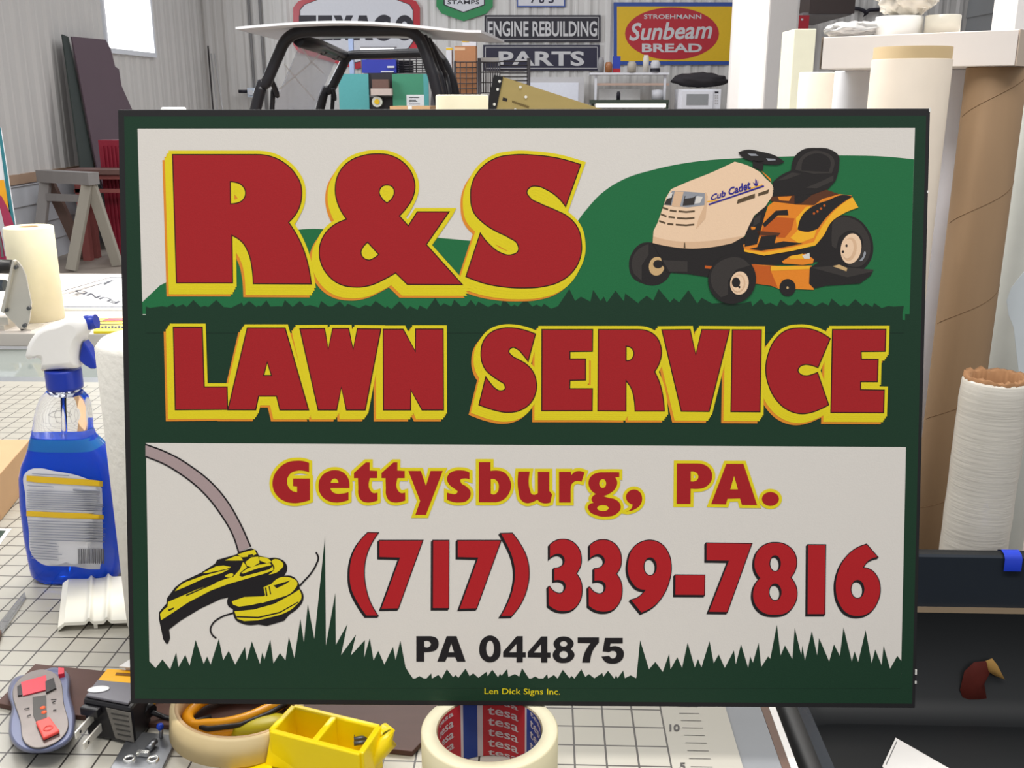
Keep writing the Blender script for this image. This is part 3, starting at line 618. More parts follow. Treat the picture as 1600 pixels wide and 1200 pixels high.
# yellow plastic tool: an open two-cell box with a sloping front and an arm
M_YP = mat('yellow_plastic', (248, 218, 8), .3, 0, .03, 20)
yt = thing('plastic_tool', tuple(ground(510, 1190, T)), 'bright yellow plastic tool with two open cells, beside the tan tape ring', 'tool')
def fr(px, py, h): return ground(px, py, T+h)
hb = .036
BL, FL, FRr, BRr = fr(459, 1102, hb+.004), fr(423, 1140, hb), fr(563, 1176, hb-.002), fr(592, 1134, hb+.002)   # top rim corners
b = MB()
def wall(p, q, th, lo, m=M_YP):
    p, q = Vector(p), Vector(q); d = (q-p).normalized(); nn = Vector((-d.y, d.x, 0)).normalized()*th/2
    P = []
    for e in (p, q):
        for sgn in (-1, 1):
            for z in (lo, e.z): P.append(Vector((e.x, e.y, z)) + nn*sgn)
    b.hexa(P, m)
zlow = T+.001
for p, q in ((BL, FL), (FRr, BRr), (BL, BRr), (FL, FRr)): wall(p, q, .005, zlow)
mid0, mid1 = BL.lerp(BRr, .49), FL.lerp(FRr, .49); wall(mid0, mid1, .0055, zlow)
b.prism([Vector((p.x, p.y, zlow)) for p in (BL, FL, FRr, BRr)], (0, 0, .004), M_YP)
f0, f1 = fr(414, 1195, .006), fr(556, 1226, .004)
b.prism([FL, FRr, f1, f0], (0, .003, -.004), M_YP)
b.build('housing', yt, bevel=.0012)
b = MB(); b.prism([fr(362, 1196, .006), fr(420, 1183, .006), fr(430, 1215, .006), fr(350, 1230, .006)], (0, 0, -.004), M_YP); b.build('side_wing', yt)
b = MB(); b.tube([fr(598, 1136, hb-.002), fr(606, 1146, hb-.004), fr(607, 1158, hb-.008), fr(590, 1176, .018), fr(570, 1200, .008), fr(560, 1212, .006)], [.004, .006, .007, .007, .006, .006], M_YP, 12); b.build('arm', yt)
for k in range(3):
    p = fr(553, 1148+k*7, .026); b = MB(); b.cyl(p, p+Vector((.010, .003, 0)), .0018, M_STEEL, n=10); b.build('spring', yt, 'steel spring coils')

# wall adapter
M_BLKP = mat('black_plastic', (30, 29, 32), .35); M_GREYP = mat('grey_plastic', (98, 96, 102), .3); M_PRONG = mat('prong_nickel', (236, 232, 222), .35, .45); M_LBL = mat('adapter_label', (112, 108, 102), .4, var=.3, scale=300)
M_LINE = mat('label_print', (60, 58, 56), .5)
ad = thing('wall_adapter', tuple(ground(185, 1135, T)), 'black plug-in power adapter with two bare prongs and grey label', 'adapter')
ht = .036; z1 = T+ht
TFL, TFR, TBR, TBL = [ground(*p, z1) for p in ((128, 1092), (204, 1106), (232, 1072), (150, 1064))]
b = MB(); b.hexa([Vector((p.x, p.y, z)) for p in (TFL, TFR) for z in (T+.0005, z1)] + [Vector((p.x, p.y, z)) for p in (TBL, TBR) for z in (T+.0005, z1)], M_BLKP); b.build('body', ad, bevel=.003)
b = MB(); b.prism([p+Vector((0, 0, .0004)) for p in (TFL.lerp(TBR, .06), TFR.lerp(TBL, .06), TBR.lerp(TFL, .05), TBL.lerp(TFR, .05))], (0, 0, .0022), M_GREYP); b.build('lid', ad, 'dark grey glossy lid', bevel=.0008)
b = MB(); e = ground(154, 1077, z1+.003); b.lathe([(0, 0), (.009, 0), (.008, .0006), (0, .0007)], e, mat('white_oval', (228, 228, 228), .3), 24, (0, 0, 1), 1, .55, .15); b.build('badge', ad, 'white oval badge')
fd = (TFR-TFL).normalized(); fn = Vector((fd.y, -fd.x, 0))
lab = MB(); w = (TFR-TFL).length
lab.prism([TFL+fd*(w*u)+fn*.0004+Vector((0, 0, -ht*v)) for u, v in ((.50, .10), (1.0, .12), (1.0, .88), (.62, .86))], fn*.0005, M_LBL); lo_ = lab.build('label', ad, 'grey printed label')
ll = MB()
for k in range(5): ll.prism([TFL+fd*(w*u)+fn*.0010+Vector((0, 0, -ht*(.2+.13*k+dv))) for u, dv in ((.60+.02*k, 0), (.95, 0), (.95, .035), (.60+.02*k, .035))], fn*.0002, M_LINE)
ll.build('label_print', lo_)
b = MB(); b.prism([TFL+fd*(w*u)+fn*.0004+Vector((0, 0, -ht*v)) for u, v in ((.04, .10), (.40, .10), (.40, .30), (.04, .30))], fn*.006, M_BLKP); b.build('plug_ridge', ad, bevel=.001)
pd = (ground(128, 1138, T+.018)-ground(152, 1112, T+.018)).normalized()
for st in ((.19, .42), (.33, .66)):
    p0 = TFL+fd*(w*st[0])+Vector((0, 0, -ht*st[1])); up_ = Vector((0, 0, .0038)); sd = Vector((pd.y, -pd.x, 0))*.0008
    tip = p0+pd*.026
    b = MB(); b.hexa([p0+s1+s2 for s2 in (sd, -sd) for s1 in (up_, -up_)] + [tip+s1*.85+s2 for s2 in (sd, -sd) for s1 in (up_, -up_)], M_PRONG)
    pr = b.build('prong', ad, 'bright metal prong', bevel=.0005)
    h = MB(); c = p0+pd*.020; h.cyl(c-sd*1.25, c+sd*1.25, .0013, M_BLKP, n=12); h.build('hole', pr)
b = MB(); cp = [ground(x, y, T+z) for x, y, z in ((222, 1102, .017), (236, 1112, .015), (250, 1118, .008), (262, 1122, .006), (300, 1128, .0085), (330, 1120, .0085))]
b.tube(cp[:2], .006, M_BLKP, 10); b.tube(cp[1:], .0022, M_BLKP, 8); b.build('cord', ad)

# yellow level behind the adapter, white scrap behind it
q = [ground(*p, TB+.02) for p in ((168, 1045), (152, 1064), (240, 1070), (240, 1050))]
lv = thing('yellow_gauge', tuple(ground(190, 1066, TB)), 'orange yellow slotted plastic gauge lying behind the black adapter', 'gauge')
b = MB(); b.prism([(p.x, p.y, TB+.0004) for p in q], (0, 0, .02), mat('gauge_yellow', (240, 176, 24), .4)); b.build('body', lv, bevel=.0006)
b = MB(); b.prism([ground(*p, TB+.0206) for p in ((182, 1051), (180, 1055), (212, 1057), (212, 1053))], (0, 0, .0003), mat('slot_brown', (120, 78, 20), .6)); b.build('slot', lv, 'dark slot')
b = MB(); b.prism([ground(*p, TB+.024) for p in ((203, 1032), (186, 1043), (240, 1047), (240, 1030))], (0, 0, .0012), M_WEDGE)
b.prism([ground(*p, TB+.023) for p in ((206, 1035), (196, 1042), (238, 1045), (238, 1033))], (0, 0, -.0226), M_WEDGE)
tag(b.build('white_scrap'), 'white plastic scrap showing behind the orange yellow gauge', 'scrap')

# metal latch plate
M_ZINC = mat('zinc_plate', (128, 130, 134), .34, .85, .12, 40)
lp = thing('latch_plate', tuple(ground(225, 1170, T)), 'grey metal latch plate with screw holes lying near the front edge', 'hardware plate')
q = [ground(*p, T+.004) for p in ((205, 1141), (272, 1148), (273, 1160), (244, 1222), (165, 1212))]
b = MB(); b.prism([(p.x, p.y, T+.0003) for p in q], (0, 0, .0035), M_ZINC); b.build('plate', lp, bevel=.0006)
for x, y in ((202, 1186), (239, 1187), (196, 1210), (233, 1212)):
    p = ground(x, y, T+.0042); b = MB(); b.lathe([(.0026, 0), (.0036, .0016), (.0046, .001), (.005, -.0004)], p, mat('bright_zinc', (212, 212, 208), .25, .9), 20); b.lathe([(0, .0002), (.0027, .0003)], p, M_BLKP, 16); b.build('screw_hole', lp)
b = MB(); p = ground(224, 1180, T+.0044); b.box(p+Vector((0, 0, .0018)), (.0095, .0035, .0036), mat('bright_zinc', (212, 212, 208), .25, .9), (0, 0, -.12)); b.tube([p+Vector((.002, .004, .002)), p+Vector((.004, .010, .0035)), p+Vector((.0045, .014, .003))], .0026, M_ZINC, 10); b.build('latch', lp)
b = MB(); p = ground(252, 1152, T+.0040); b.cyl(p, p+Vector((.0005, .001, .010)), .0016, mat('steel_pin', (160, 160, 165), .3, .8), n=10); b.lathe([(0, .013), (.0025, .012), (.003, .0095), (.0018, .0075), (0, .007)], p, mat('blue_cap', (24, 66, 190), .35), 16); b.build('blue_pin', lp, 'small pin with blue head')

# blue-grey handheld finder with chrome face
M_SLATE = mat('slate_plastic', (104, 110, 140), .3); M_CHROME = mat('chrome_face', (122, 114, 110), .3, .6, .3, 40); M_REDB = mat('red_button', (222, 74, 66), .4); M_REDT = mat('red_tape', (204, 40, 60), .35)
fo = thing('handheld_finder', tuple(ground(62, 1120, T)), 'rounded blue grey handheld tool with chrome face and red button', 'tool')
def on_f(px, py, h): return ground(px, py, T+h)
outl = [(14, 1072), (18, 1064), (55, 1052), (92, 1044), (104, 1050), (110, 1085), (118, 1130), (112, 1155), (92, 1170), (60, 1177), (32, 1172), (16, 1155), (14, 1130), (18, 1105), (12, 1085)]
def fpoly(sc_, h, n=3.0):
    P = smooth([(Vector(p), 1) for p in outl], True, n); c = Vector((63, 1112)); return [on_f(c.x+(p.x-c.x)*sc_, c.y+(p.y-c.y)*sc_, h) for p in P]
zb = .0003
b = MB(); rows = [fpoly(.93, zb), fpoly(.99, .004), fpoly(1.0, .010), fpoly(.97, .017), fpoly(.90, .0205)]
b.grid(rows, M_SLATE, True, True, True); b.build('body', fo)
ch = [(24, 1070), (88, 1055), (100, 1100), (104, 1145), (92, 1158), (40, 1163), (32, 1130)]
P = [on_f(p.x, p.y, .0212) for p in smooth([(Vector(p), 1) for p in ch], True, 3)]
b = MB(); b.prism(P, (0, 0, .0012), M_CHROME); cf = b.build('face_plate', fo, 'chrome face plate', bevel=.0005)
b = MB(); b.prism([on_f(*p, .0226) for p in ((33, 1067), (72, 1056), (75, 1078), (36, 1088))], (0, 0, .0008), M_REDT); b.build('tape_patch', fo, 'red shiny tape patch')
b = MB(); b.prism([on_f(*p, .0228) for p in ((71, 1066), (84, 1060), (88, 1076), (72, 1084))], (0, 0, .0009), M_SCB); b.prism([on_f(*p, .0228) for p in ((27, 1074), (33, 1070), (35, 1087), (28, 1088))], (0, 0, .0009), M_SCB); b.build('dark_patch', fo, 'dark glossy patches')
b = MB(); b.prism([on_f(*p, .0228) for p in ((51, 1090), (72, 1087), (73, 1122), (57, 1128), (52, 1118))], (0, 0, .0006), mat('window_dark', (74, 70, 66), .2)); wn = b.build('display_window', fo, 'dark display window')
b = MB()
for x, y in ((67, 1107), (69, 1114)): b.lathe([(0, .0016), (.002, .0012), (.0022, .0004)], on_f(x, y, .0228), mat('orange_lamp', (236, 96, 52), .4), 14)
b.build('lamp', wn, 'two small orange lamps')
b = MB(); b.prism([on_f(*p, .0228) for p in ((56, 1132), (78, 1124), (94, 1146), (68, 1158))], (0, 0, .003), M_REDB); bt = b.build('button', fo, 'red button', bevel=.001)
b = MB(); b.lathe([(.0026, .0034), (.0032, .0040), (.0038, .0034)], on_f(76, 1143, .0228), M_REDB, 18); b.build('ring', bt)
for s_ in (((82, 1098), (86, 1096)), ((83, 1110), (88, 1109)), ((38, 1108), (46, 1106)), ((42, 1119), (48, 1117)), ((80, 1093), (88, 1093))):
    b = MB(); b.tube([on_f(*p, .0233) for p in s_], .00042, M_SCB, 6); b.build('mark', cf)
b = MB(); b.prism([on_f(*p, .0205) for p in ((92, 1049), (101, 1050), (101, 1058), (92, 1060))], (0, 0, .004), M_REDT); b.build('side_clip', fo, 'red side clip')

# white ribbed trim sample
M_TRIMW = mat('white_vinyl', (240, 237, 224), .4, 0, .02)
tw = thing('vinyl_trim', tuple(ground(150, 950, T)), 'white ribbed vinyl trim offcut lying in front of the spray bottle', 'trim piece')
def tp_(u, v, z):                          # u along the piece in photo columns, v from front (0) to back (1)
    f, k = ground(u, 987-(u-100)*.045, T), ground(108+(u-101)*.93, 917-(u-100)*.04, T); p = f.lerp(k, v); return Vector((p.x, p.y, T+z))
def zt(u):
    z = .0100
    for c in (141, 169): z += .0042*math.exp(-((u-c)/3.6)**2)
    return z
us = [102+k*2.2 for k in range(70)]
b = MB()
b.grid([[tp_(u, v, zt(u)) for u in us] for v in (0, 1)], M_TRIMW); b.grid([[tp_(u, v, zt(u)-.0035) for u in us] for v in (0, 1)], M_TRIMW)
for v in (0, 1): b.grid([[tp_(u, v, zt(u)-dz_) for u in us] for dz_ in (0, .0035)], M_TRIMW, smooth=False)
b.build('ribbed_face', tw)
b = MB(); b.hexa([tp_(91, v, z) for v in (0, 1) for z in (.0004, .005)]+[tp_(102.5, v, z) for v in (0, 1) for z in (.006, .0098)], M_TRIMW); b.build('flange', tw, bevel=.0005)
b = MB()
for u in (150, 230): b.prism([tp_(u-3, v, .0004) for v in (.03, .97)]+[tp_(u+3, v, .0004) for v in (.97, .03)], (0, 0, .0062), M_TRIMW)
b.build('under_rib', tw)

# glass cleaner spray bottle
M_LIQ = mat('blue_liquid', (0, 88, 240), .15, 0, .03, trans=.35, ior=1.33, spec=.15); M_CLR = mat('clear_plastic', (250, 251, 255), .03, 0, 0, trans=1, ior=1.33); M_SPW = mat('sprayer_white', (246, 244, 240), .35); M_SPB = mat('sprayer_blue', (30, 56, 168), .3)
M_LABEL = mat('bottle_label', (216, 216, 222), .4); M_LYEL = mat('label_yellow', (232, 190, 30), .4); M_LTXT = mat('label_text', (146, 150, 166), .5); M_BAR = mat('barcode_ink', (70, 70, 78), .5)
Yb = .985; bc = at(118, 905, Yb); bx, k1 = bc.x, mm(1, at(118, 750, Yb))
bz = T+.0006
def bpx(px, py): return at(px, py, Yb)
bot = thing('spray_bottle', (bx, Yb, bz), 'spray bottle of blue glass cleaner with white trigger head and back label', 'spray bottle')
# half widths (left, right edge in px) at rows, measured in the photograph, on the bottle's own middle plane
SH = [(909, 66, 186), (900, 56, 191), (880, 52, 193), (840, 45, 193), (790, 39, 192), (745, 37, 189), (727, 40, 183), (712, 46, 174), (700, 49, 163), (692, 50, 155), (683, 52, 147), (672, 54, 143), (655, 56, 142), (636, 60, 140), (622, 65, 136), (612, 74, 128)]
def brow(py, l, r, inset_=0, n=40, dk=.52):
    L, Rr = bpx(l, py), bpx(r, py); cx = (L.x+Rr.x)/2; hx = (Rr.x-L.x)/2-inset_; hy = max(.008, hx*dk-inset_*.5); z = (L.z+Rr.z)/2; row = []
    for k in range(n):
        t = 2*math.pi*k/n; c, s_ = math.cos(t), math.sin(t); e = .62
        row.append(Vector((cx+hx*math.copysign(abs(c)**e, c), Yb+hy*math.copysign(abs(s_)**e, s_), z)))
    return row
def drows(rows): return [brow(*r) for r in rows]
R_ = drows(SH); zmin = R_[0][0].z; dz = bz-zmin
for r in R_:
    for p in r: p.z += dz*max(0, 1-(p.z-zmin)/.25)
b = MB(); b.grid(R_, M_CLR, True, True, False); b.face(R_[0], M_CLR); bo = b.build('bottle', bot, 'clear plastic bottle body')
LQ = [brow(*r, inset_=.0012) for r in SH if r[0] >= 683] 
zl = bpx(100, 682).z; LQ.append(brow(682, 52, 146, inset_=.0012))
for r in LQ:
    for p in r: p.z += dz*max(0, 1-(p.z-zmin)/.25)
for p in LQ[0]: p.z += .0012
b = MB(); b.grid(LQ, M_LIQ, True, True, True); lq_ = b.build('liquid', bot, 'blue liquid filling the bottle to the shoulder')
MN = [brow(*r, inset_=.0009) for r in ((701, 48, 163), (697, 49, 160), (692, 50, 155), (687, 51, 150), (683.5, 52, 147))]
for r in MN:
    for p in r: p.z += dz*max(0, 1-(p.z-zmin)/.25)
b = MB(); b.grid(MN, mat('liquid_cyan', (44, 146, 226), .15, 0, .05, trans=.3, ior=1.33, spec=.15), True, True); b.build('meniscus', lq_, 'lighter cyan band at the liquid surface')
cxn = bpx(101, 612)
b = MB(); rn = mm(25, cxn); b.cyl(bpx(101, 614), bpx(101, 598), rn*.98, M_CLR); b.build('neck', bot)
b = MB(); rcap = mm(26.5, cxn); zc0, zc1 = bpx(101, 606).z, bpx(100, 576).z; rows = []
for z in (zc0, zc0+.003, zc1-.002, zc1):
    rows.append([Vector((bpx(100, 590).x+rcap*(1+(.02 if (k % 2 and z not in (zc0, zc1)) else 0))*math.cos(2*math.pi*k/48), Yb+rcap*(1+(.02 if k % 2 else 0))*math.sin(2*math.pi*k/48), z)) for k in range(48)])
b.grid(rows, M_SPB, True, True, True); b.build('collar', bot, 'blue ribbed screw collar')
head = [(71, 577), (69, 558), (46, 556), (47, 545), (58, 522), (72, 509), (100, 501), (130, 493), (140, 500), (141, 514), (135, 524), (127, 572)]
HP = [bpx(p.x, p.y) for p in smooth([(Vector((x, y)), 1 if i not in (0, 11) else 0) for i, (x, y) in enumerate(head)], True, 4)]
b = MB(); hw = mm(23, cxn); cH = sum(HP, Vector())/len(HP); rows = []
for u, s_ in ((-1, .72), (-.86, .9), (-.5, .99), (0, 1), (.5, .99), (.86, .9), (1, .72)):
    rows.append([cH+(p-cH)*s_+Vector((0, u*hw*(1 if p.z > zc1+.012 else 1), 0)) for p in HP])
b.grid(rows, M_SPW, True, True, True); b.build('spray_head', bot, 'white trigger head')
nz = bpx(141, 505); b = MB(); b.cyl(bpx(134, 505), bpx(151, 502), mm(12, nz), M_SPB, mm(11, nz)); b.build('nozzle', bot, 'blue nozzle')
tg = [bpx(x, y) for x, y in ((134, 531), (142, 542), (150, 558), (154, 574), (146, 574), (136, 568), (128, 561), (130, 545))]
b = MB(); b.prism([p-Vector((0, .007, 0)) for p in tg], (0, .014, 0), M_SPB); b.build('trigger', bot, 'blue trigger', bevel=.0015)
# dip tube
b = MB(); b.tube([bpx(101, 612), bpx(104, 680), bpx(112, 800), bpx(120, 895)+Vector((0, 0, dz+.002))], .003, M_CLR, 8); b.build('dip_tube', bot)
# label follows the bottle's front
def lab_pt(px, py, l):
    i = next((i for i in range(len(SH)-1) if SH[i][0] >= py >= SH[i+1][0]), 0); r0, r1 = SH[i], SH[i+1]; u = (r0[0]-py)/(r0[0]-r1[0]); lft, rgt = r0[1]+(r1[1]-r0[1])*u, r0[2]+(r1[2]-r0[2])*u
    L, Rr = bpx(lft, py), bpx(rgt, py); hx = (Rr.x-L.x)/2; cx = (L.x+Rr.x)/2; hy = hx*.52
    d = ray(px, py); x = at(px, py, Yb-hy).x
    c = max(-.995, min(.995, (x-cx)/hx)); s_ = (1-abs(c)**(2/.62))**(.62/2)
    p = at(px, py, Yb-hy*s_); p.y -= .0006+.0007*l
    p.z += dz*max(0, 1-(p.z-zmin)/.25); return p
lbo = smooth([(Vector(p), 1) for p in ((42, 742), (48, 738), (90, 741), (130, 750), (158, 765), (168, 785), (174, 820), (175, 860), (172, 888), (166, 893), (110, 892), (62, 886), (54, 878), (46, 830), (41, 780))], True, 6)
A = Art(lab_pt)
def lfill(mb_art, poly, m, l):          # label patches are cut in strips so that they follow the curve
    y0, y1 = min(p.y for p in poly), max(p.y for p in poly); n = max(4, int((y1-y0)/1.0)); rows = []
    for k in range(n+1):
        y = y0+(y1-y0)*min(max(k/n, .004), .996); xs_ = []
        for i in range(len(poly)):
            p, q_ = poly[i], poly[(i+1) % len(poly)]
            if (p.y-y)*(q_.y-y) < 0: xs_.append(p.x+(q_.x-p.x)*(y-p.y)/(q_.y-p.y))
        if len(xs_) >= 2:
            xa, xb = min(xs_), max(xs_); mN = 30; rows.append([lab_pt(xa+(xb-xa)*j/mN, y, l) for j in range(mN+1)])
    mb_art.grid(rows, m)
lb = MB(); lfill(lb, lbo, M_LABEL, 0); lbl = lb.build('label', bot, 'white back label with yellow bands')
lb = MB()
def band(y0, y1, x0, x1, dy=0): lfill(lb, [Vector((x0, y0)), Vector((x1, y0+dy)), Vector((x1, y1+dy)), Vector((x0, y1))], M_LYEL, 1)
band(747, 757, 43, 162, 8); band(804, 813, 43, 172, 5)
lb.build('yellow_band', lbl, 'yellow bands')
lb = MB(); rnd = random.Random(3)
def tl(y, x0, x1, dy, m=M_LTXT, h=1.5): lfill(lb, [Vector((x0, y)), Vector((x1, y+dy)), Vector((x1, y+dy+h)), Vector((x0, y+h))], m, 2)
tl(743, 52, 110, 3); tl(762, 45, 86, 2); tl(768, 116, 158, 1, h=4)
for k in range(9): tl(770+k*3.6, 44, 160-rnd.random()*8+k*.8, 4, h=1.3)
for k in range(15): tl(818+k*4.3, 45+k*.5, (172 if k < 8 else 100)-rnd.random()*10, 4 if k < 8 else 3, h=1.4)
lb.build('small_print', lbl, 'grey lines of small print')
lb = MB(); x = 124.0
while x < 163:
    w_ = rnd.choice((.8, 1.2, 2.0)); tlp = [Vector((x, 864)), Vector((x+w_, 864)), Vector((x+w_+.6, 888)), Vector((x+.6, 888))]; lfill(lb, tlp, M_BAR, 2); x += w_+rnd.choice((.9, 1.4))
lb.build('barcode', lbl, 'black barcode')

# paper towel roll behind the board
M_TOWEL = mat('paper_towel', (238, 234, 224), .9, 0, .04, 120, .6)
Yp = .905; pl = at(180, 740, Yp); rp = .058; cx = pl.x+rp; ztop = at(190, 526, Yp).z
tw_ = thing('paper_towel_roll', (cx, Yp, T+.0004), 'white paper towel roll standing behind the left edge of the big board', 'paper towel')
b = MB(); b.lathe([(.02, 0), (rp-.003, 0), (rp, .003), (rp, ztop-T-.006), (rp-.005, ztop-T), (.02, ztop-T)], (cx, Yp, T+.0004), M_TOWEL, 48); b.build('paper', tw_)
b = MB(); b.lathe([(.0199, 0), (.0199, ztop-T), (.018, ztop-T), (.018, 0)], (cx, Yp, T+.0004), M_CARD, 32); b.build('core', tw_, 'brown card core')

# small carton at the left edge
M_KRAFT = mat('kraft_card', (196, 158, 118), .8, 0, .06, 30)
zc = T+.055; q = [ground(*p, zc) for p in ((44, 686), (14, 722), (-130, 722), (-130, 684))]
b = MB(); c1, c2 = ground(46, 692, zc), ground(10, 735, zc)
b.prism([(ground(47, 687, zc).x, ground(47, 687, zc).y, T+.0004), (ground(-8, 750, zc).x, ground(-8, 750, zc).y, T+.0004), (ground(-160, 752, zc).x, ground(-160, 752, zc).y, T+.0004), (ground(-120, 687, zc).x, ground(-120, 687, zc).y, T+.0004)], (0, 0, .055), M_KRAFT)
tag(b.build('carton', bevel=.001), 'small brown cardboard carton on the mat left of the spray bottle', 'box')
# clear ruler strip and paper corner
M_ACR = mat('acrylic', (205, 205, 205), .08, 0, .02, trans=.8, ior=1.3)
b = MB(); b.prism([ground(*p, T+.004) for p in ((38, 924), (40, 930), (-4, 997), (-12, 985))], (0, 0, -.0036), M_ACR); b.prism([ground(*p, T+.006) for p in ((2, 984), (-2, 999), (-14, 1000), (-12, 985))], (0, 0, -.0056), M_BROWN)
tag(b.build('acrylic_strip', bevel=.0005), 'clear narrow acrylic strip on the mat at the left edge', 'strip')
b = MB(); b.prism([ground(*p, T+.0008) for p in ((18, 826), (-4, 856), (-60, 858), (-50, 824))], (0, 0, -.0005), M_WEDGE); b.prism([ground(*p, T+.001) for p in ((9, 829), (-8, 852), (-50, 853), (-45, 828))], (0, 0, -.0002), mat('dark_green_print', (34, 60, 50), .5))
tag(b.build('printed_paper'), 'white edged dark green printed paper poking in at left', 'paper')
# two tape rolls standing behind the board
M_CREAMR = mat('cream_roll', (250, 240, 206), .55)
def vroll(name, lab, cat, pxl, pxr, yref, ytop, Y, z0, m, inner=.45, mcore=None, toplip=None, group=None, bevelz=.002):
    p = at((pxl+pxr)/2, yref, Y); r = mm((pxr-pxl)/2, p); zt_ = at((pxl+pxr)/2, ytop, Y).z; h = zt_-z0; cx, cy = p.x, Y
    t = thing(name, (cx, cy, z0), lab, cat, group); b = MB(); ri_ = r*inner
    b.lathe([(ri_, 0), (r, 0), (r, h-bevelz), (r-bevelz, h), (ri_, h)], (cx, cy, z0), m, 56); b.build('wrap' if mcore else 'tape', t)
    if mcore:
        e = toplip or 0
        b = MB(); b.lathe([(ri_*.999, 0), (ri_*.999, h+e), (ri_*.90, h+e), (ri_*.90, 0)], (cx, cy, z0), mcore, 48); b.build('core', t, 'cardboard core')
    return t
vroll('transfer_tape_roll', 'pale cream tape roll rising behind the board, left of the olive ramp', 'tape roll', 681, 763, 160, 148, 1.62, T+.0004, M_CREAMR, .42, M_CARD)
vroll('paper_roll', 'white roll whose top just clears the upper left edge of the big board', 'roll', 252, 290, 169, 167.5, 1.55, T+.0004, mat('white_roll', (246, 246, 244), .6), .4, M_CWHITE)
# ================================================================== ROOM SHELL
XL, XR, YB = -4.5, 5.35, 13.7
M_METAL = mat('wall_metal', (206, 203, 200), .5, 0, .04, 3); M_FLOOR = mat('concrete', (150, 140, 130), .6, 0, .12, 2.5, .2)
M_LAP = mat('lap_siding', (196, 198, 204), .5, 0, .04, 4); M_LAPG = mat('grey_siding', (148, 150, 152), .6, 0, .04, 4); M_WOOD = mat('girt_wood', (168, 140, 118), .7, 0, .12, 8)
b = MB(); b.minmax((-6, -.5, -.1), (7, YB+.2, 0), M_FLOOR); struct(b.build('floor'))
def ribbed(axis, fixed, u0, u1, z0, z1, nrm, pitch, m, name):
    prof = []; u = u0
    while u < u1:
        for du, d in ((0, 0), (.035, .022), (.075, .022), (.11, 0), (pitch*.55, 0), (pitch*.6, .006), (pitch*.68, .006), (pitch*.73, 0)):
            if u+du < u1: prof.append((u+du, d))
        u += pitch
    prof.append((u1, 0)); b = MB()
    rows = [[(fixed+nrm*d, u, z) if axis == 'x' else (u, fixed+nrm*d, z) for u, d in prof] for z in (z0, z1)]
    b.grid(rows, m, smooth=False)
    bk = fixed-nrm*.08; q = [(bk, u, z) if axis == 'x' else (u, bk, z) for u, z in ((u0, z0), (u1, z0), (u1, z1), (u0, z1))]; b.face(q, m)
    return struct(b.build(name))
ribbed('x', XL, 1.5, YB, .78, 3.7, 1, .29, M_METAL, 'wall_left')
ribbed('y', YB, XL, XR, 0, 3.7, -1, .262, M_METAL, 'wall_back')
def lap(x, y0, y1, z0, z1, nrm, h, m, name):
    b = MB(); z = z0
    while z < z1-.01:
        zt = min(z+h, z1); b.hexa([Vector((x-.02*nrm, y, zz)) if o == 0 else Vector((x+o*nrm, y, zz)) for y in (y0, y1) for zz, o in ((z, 0), (zt, 0), (z, .022), (zt, .006))], m); z += h
    return struct(b.build(name))
lap(XL, 1.5, YB-.01, 0, .70, 1, .17, M_LAP, 'wall_left_lower')
lap(XR, 3.0, YB-.01, 0, 3.7, -1, .34, M_LAPG, 'wall_right')
b = MB(); b.minmax((XL-.02, 1.5, .70), (XL+.03, YB-.02, .78), M_WOOD); b.build('trim_1')['kind'] = 'structure'
# window, daylight behind its pane
M_PANE = mat('window_glow', (255, 255, 255), .3, emit=4.0); M_WFR = mat('window_frame', (225, 228, 235), .5)
wy0, wy1 = side(158, 20, XL).y, side(230, 20, XL).y; wz = side(230, 82, XL).z
b = MB(); b.minmax((XL+.018, wy0, wz), (XL+.030, wy1, 3.3), M_PANE); w1 = struct(b.build('window_1'))
b = MB()
for lo, hi in (((XL+.016, wy0-.05, wz-.05), (XL+.045, wy1+.05, wz)), ((XL+.016, wy0-.05, wz), (XL+.045, wy0, 3.35)), ((XL+.016, wy1, wz), (XL+.045, wy1+.05, 3.35)), ((XL+.016, wy0, 3.3), (XL+.045, wy1, 3.35))): b.minmax(lo, hi, M_WFR)
o = b.build('window_frame'); o['kind'] = 'structure'
# conduits on the back wall by the corner
M_COND = mat('conduit_grey', (120, 118, 118), .5)
for px in (392, 409):
    p = at(px, 60, YB-.05); b = MB(); b.cyl((p.x, YB-.045, .0), (p.x, YB-.045, 3.6), .018, M_COND, n=12)
    tag(b.build('conduit'), 'grey vertical conduit on the back wall, %s of the pair by the corner' % ('left' if px == 392 else 'right'), 'pipe', 'conduits by the corner')

# ================================================================== SIGNS ON THE BACK WALL
def wall_art(Y): return lambda px, py, l=0: at(px, py, Y-.0012*l)
YS = YB-.045
S_RED = mat('enamel_red', (176, 40, 52), .3); S_WH = mat('enamel_white', (206, 206, 212), .35); S_BK = mat('enamel_black', (36, 33, 44), .5); S_NAVY = mat('enamel_navy', (38, 36, 58), .35)
S_LET = mat('sign_lettering', (196, 194, 196), .4); S_YEL = mat('enamel_yellow', (216, 176, 30), .35); S_BLUE = mat('enamel_blue', (46, 76, 150), .35); S_GRN = mat('enamel_green', (36, 130, 76), .35)
def panel(name, lab, pts, m, Y=YS, cat='sign', th=.03):
    P = [at(x, y, Y) for x, y in pts]; c = sum(P, Vector())/len(P)
    t = thing(name, (c.x, Y, min(p.z for p in P)), lab, cat); b = MB(); b.prism(P, (0, th, 0), m); b.build('panel', t); return t
hexo = [(458, 12), (466, 2), (558, -34), (650, 2), (656, 12), (656, 70), (648, 82), (556, 108), (466, 82), (458, 70)]
t = panel('station_sign', 'white hexagonal gas station sign with red border and black slab letters, above the roll cage', hexo, S_RED)
